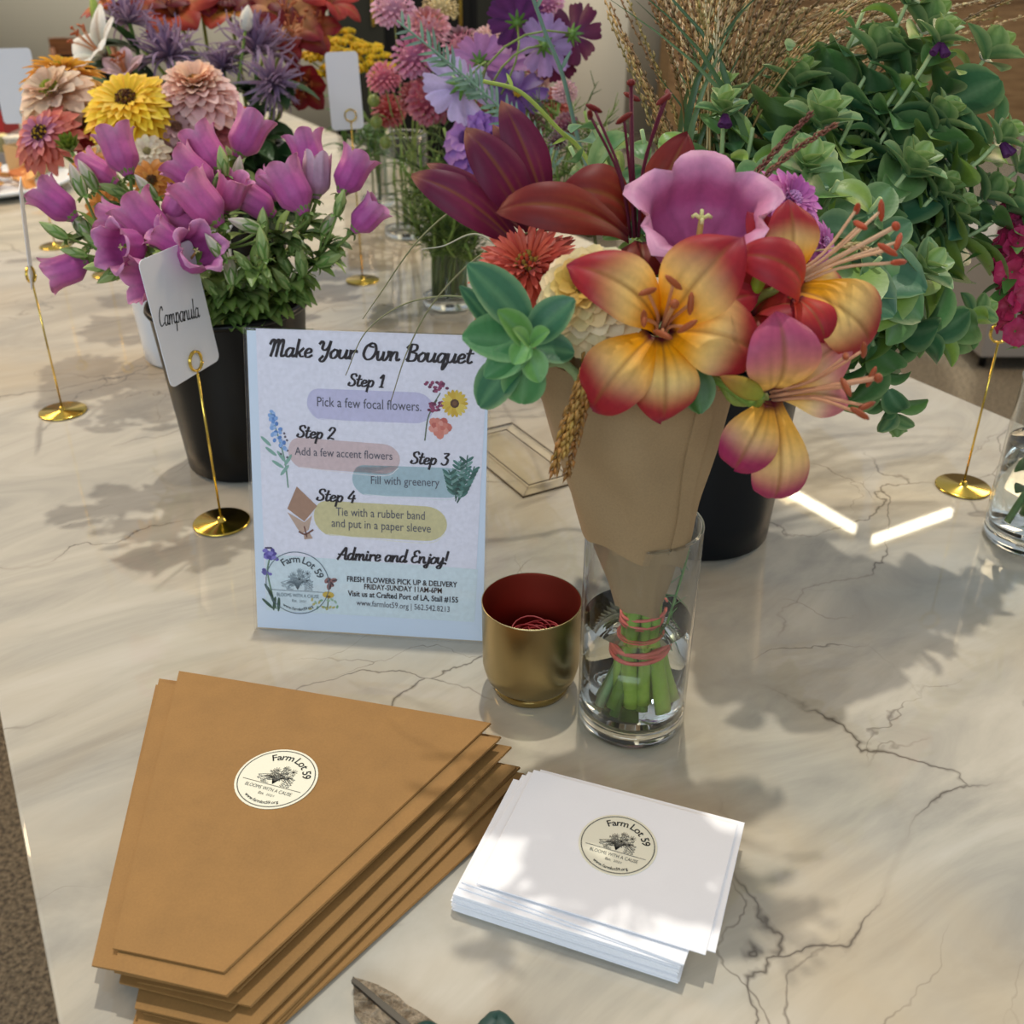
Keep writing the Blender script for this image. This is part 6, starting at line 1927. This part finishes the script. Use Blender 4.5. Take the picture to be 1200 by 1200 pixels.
# stems standing in the vase water
rng = random.Random(6)
for k in range(8):
    a = 2 * pi * k / 8 + rng.uniform(-.3, .3); r0, r1 = rng.uniform(.004, .022), .010
    top = VC + V3((.004 + r1 * cos(a), r1 * sin(a), .14)); bot = VC + V3((.004 + r0 * cos(a), r0 * sin(a) - .004, .022 + rng.uniform(0, .014)))
    md = VC + V3((.003 + .013 * cos(a), .013 * sin(a), .072))
    path = spline([bot, md, top], 7)
    solo('flower_stalk', 'thick green cut stem standing banded in the vase water', 'flower stem',
         M().tube(path, [.0056 if k % 2 else .0044] * len(path), 8, hx('9CBC48'), hx('7A9C40')), STEM, bot, SG)
for k, (z0, R0, tilt, turns) in enumerate(((.070, .0192, .16, 4.6), (.100, .0162, -.06, 3.4), (.112, .0178, .20, 1.0))):
    pts = []
    for i in range(int(turns * 26) + 1):
        a = 2 * pi * i / 26
        rr = R0 + .0012 * sin(a * .77 + k) 
        pts.append(VC + V3((.0035 + rr * cos(a), rr * .9 * sin(a), z0 + .0035 * sin(a * .41 + k) + tilt * R0 * cos(a * 1.05))))
    solo('rubber_band', ('red rubber band wound round the stems under water', 'upper red rubber band round the stems at the water line', 'slack red rubber band round the stems at the water line')[k], 'rubber band',
         M().tube(pts, .0014, 6), RUBBER, VC + V3((0, 0, z0)), 'rubber bands on the stems')
t = Thing('cosmos_greenery', 'feathery green sprig beside the kraft cone inside the vase', 'leafy stem', VC, SG)
path = spline([VC + V3((.016, .0, .05)), VC + V3((.024, -.008, .11)), VC + V3((.033, -.008, .165)), VC + V3((.032, -.006, .185))], 6)
t.part('stem', M().tube(path, .0011, 5, hx('5F8C4C')), STEM)
m = M()
for i in range(60):
    q_ = path[rng.randrange(3, len(path))]; d = V3((rng.uniform(-.8, .8), rng.uniform(-1, .6), rng.uniform(-.6, .5))).normalized()
    e = q_ + d * rng.uniform(.008, .02)
    if (V3((e.x, e.y, 0)) - VC).length < .040: m.tube([q_, e], [.0005, .0003], 4, jit(hx('4F8A54'), .2, rng))
t.part('leaves', m, LEAF)

# ================================================================== SMALL THINGS
# pruners at the near edge
z = .006
tipp = on_level(415, 1147, z); piv = on_level(506, 1208, z + .004)
d = (V3((piv.x, piv.y, 0)) - V3((tipp.x, tipp.y, 0))); Lb = d.length; d.normalize(); s_ = V3((-d.y, d.x, 0))
pf = lambda x, y, zz: V3((tipp.x, tipp.y, 0)) + d * x + s_ * y + V3((0, 0, zz))
t = Thing('pruning_shears', 'garden pruning shears with dark green grips lying at the near table edge', 'pruning shears', piv - V3((0, 0, piv.z)))
STEEL = speckle('worn_steel', hx('6E6455'), hx('A69C8A'), 120, .38); STEEL.node_tree.nodes['Principled BSDF'].inputs['Metallic'].default_value = .85
SPINE = mat('dark_steel_edge', hx('4A463F'), .4, .8)
GRIP = mat('dark_green_grip', hx('123A34'), .5)
poly = [(0, -.0005), (Lb * .25, .0045), (Lb * .5, .0062), (Lb * .62, .0050), (Lb * .8, .006), (Lb * 1.1, .006), (Lb * 1.1, -.005), (Lb * .5, -.0022)]
bl = t.part('blade', M().prism(poly, .0068, .0086, pf), STEEL, smooth=False)
t.part('spine', M().prism([(0, -.0006), (Lb * .5, -.0022), (Lb * 1.05, -.0046), (Lb * 1.05, -.0085), (Lb * .5, -.0062), (Lb * .02, -.0036)], .0062, .0092, pf), SPINE, bl, smooth=False)
poly = [(.002, -.003), (Lb * .25, -.0165), (Lb * .55, -.0215), (Lb * .85, -.0190), (Lb * 1.15, -.012), (Lb * 1.15, -.004), (Lb * .5, -.004)]
t.part('hook', M().prism(poly, .0036, .0062, pf), STEEL, smooth=False)
m = M(); m.lathe([(0, .004), (.0085, .004), (.0085, .0105), (.0065, .0125), (0, .0125)], pf(Lb * .98, -.0035, 0), 24)
t.part('pivot_bolt', m, GRIP)
t.part('handle', M().tube(spline([pf(Lb * 1.05, -.002, .008), pf(Lb * 1.5, -.014, .008), pf(Lb * 2.2, -.030, .008), pf(Lb * 3.4, -.028, .008)], 6), [.006] * 4 + [.008] * 15, 10, flat=.8), GRIP)
q0 = on_level(584, 1197, .006)
t.part('handle', M().tube(spline([pf(Lb * 1.05, -.002, .008), on_level(556, 1222, .008), on_level(574, 1204, .008), on_level(590, 1204, .008), on_level(640, 1290, .008), on_level(660, 1380, .008)], 6), [.005] * 6 + [.007] * 25, 10, flat=.8), GRIP)

# platter and snacks at the far left
pc = on_level(-6, 222)
t = Thing('platter', 'white platter with orange-brown snacks at the far left of the table', 'plate', pc)
m = M(); m.lathe([(0, .004), (.10, .004), (.12, .010), (.19, .026), (.195, .024), (.19, .018), (.13, .002), (.10, .0005), (0, .0005)], pc, 56)
t.part('dish', m, mat('white_porcelain', hx('DDE4EA'), .25))
rng = random.Random(12)
SNACK = tinted('snack', .6, 0)
for k in range(20):
    a = rng.uniform(0, 6.28); r = .115 * sqrt(rng.random()); c = pc + V3((r * cos(a), r * sin(a), .012 + .0022 * k))
    fr = frame(c, V3((rng.uniform(-.6, .6), rng.uniform(-.6, .6), 1)), rng.uniform(0, 6)); s_ = rng.uniform(.022, .036)
    m = M(); rows_ = []
    for zz, kk in ((-.004, .8), (0, 1), (.004, .85)):
        rows_.append([fr(s_ * kk * (1 + .2 * sin(3 * b + k)) * cos(b), s_ * kk * .7 * sin(b), zz + .006 * cos(b)) for b in [2 * pi * j / 12 for j in range(12)]])
    cc = jit(rng.choice([hx('C87C34'), hx('D8954C'), hx('A8602C'), hx('DDA868')]), .12, rng)
    m.grid(rows_, True, None, cc); m.add(rows_[-1], [tuple(range(12))], cc); m.add(rows_[0], [tuple(reversed(range(12)))], cc)
    solo('snack', 'orange-brown crisp snack piece piled on the white platter', 'snack', m, SNACK, c, 'snacks on the platter')
b0_ = on_level(40, 214); b1_ = on_level(78, 206)
xd = (b1_ - b0_).normalized(); yd = V3((0, 0, 1)).cross(xd); wB = (b1_ - b0_).length
bf = lambda x, y, z: b0_ + xd * x + yd * y + V3((0, 0, z))
t = Thing('kraft_box', 'small open kraft box behind the snack platter', 'box', b0_)
m = M()
for lo, hi in (((0, 0, .0005), (wB, wB, .002)), ((0, 0, .002), (wB, .003, .085)), ((0, wB - .003, .002), (wB, wB, .085)), ((0, .003, .002), (.003, wB - .003, .085)), ((wB - .003, .003, .002), (wB, wB - .003, .085))):
    m.box(lo, hi, fr=bf)
t.part('walls', m, paper('box_board', hx('B59A6E'), .06), smooth=False)
tc_ = on_level(-8, 193)
t = Thing('serving_tray', 'grey metal serving tray behind the snack platter at the left edge', 'tray', tc_)
m = M(); tfx = lambda x, y, z: tc_ + V3((x, y, z))
m.box((-.25, -.02, .001), (.10, .28, .006), fr=tfx)
for lo, hi in (((-.25, -.02, .006), (.10, -.012, .035)), ((-.25, .272, .006), (.10, .28, .035)), ((.092, -.012, .006), (.10, .272, .035)), ((-.25, -.012, .006), (-.242, .272, .035))): m.box(lo, hi, fr=tfx)
t.part('pan', m, mat('tray_steel', hx('8F9094'), .35, .6), smooth=False)
for k, (u, v, lab) in enumerate(((18, 184, 'white cup standing on the grey tray'), (-2, 182, 'pale yellow cup standing on the grey tray'))):
    c = V3((on_level(u, v, .006).x, tc_.y + .10 + .02 * k, .0065))
    t = Thing('cup', lab, 'cup', c, 'cups on the tray')
    m = M().lathe([(0, 0), (.022, 0), (.030, .05), (.032, .052), (.030, .053), (.027, .05), (.020, .006), (0, .005)], c, 24)
    t.part('bowl', m, mat('cup_glaze', hx(('E2DECF', 'D8D09A')[k]), .3))
    m = M().tube([c + V3((.028 + .012 * sin(a), 0, .028 + .014 * cos(a))) for a in [pi * i / 8 for i in range(9)]], .003, 6)
    t.part('handle', m, mat('cup_handle_glaze', hx(('E2DECF', 'D8D09A')[k]), .3))
rc_ = on_level(-6, 158)
t = Thing('red_box', 'red box cut off by the left edge behind the tray', 'box', rc_)
t.part('lid', M().box((-.10, .0, .075), (.034, .12, .10), fr=lambda x, y, z: rc_ + V3((x, y, z))), mat('black_lid', hx('1A1618'), .4), smooth=False)
t.part('carton', M().box((-.098, .002, .0005), (.032, .118, .075), fr=lambda x, y, z: rc_ + V3((x, y, z))), mat('red_carton', hx('9A1C22'), .5), smooth=False)
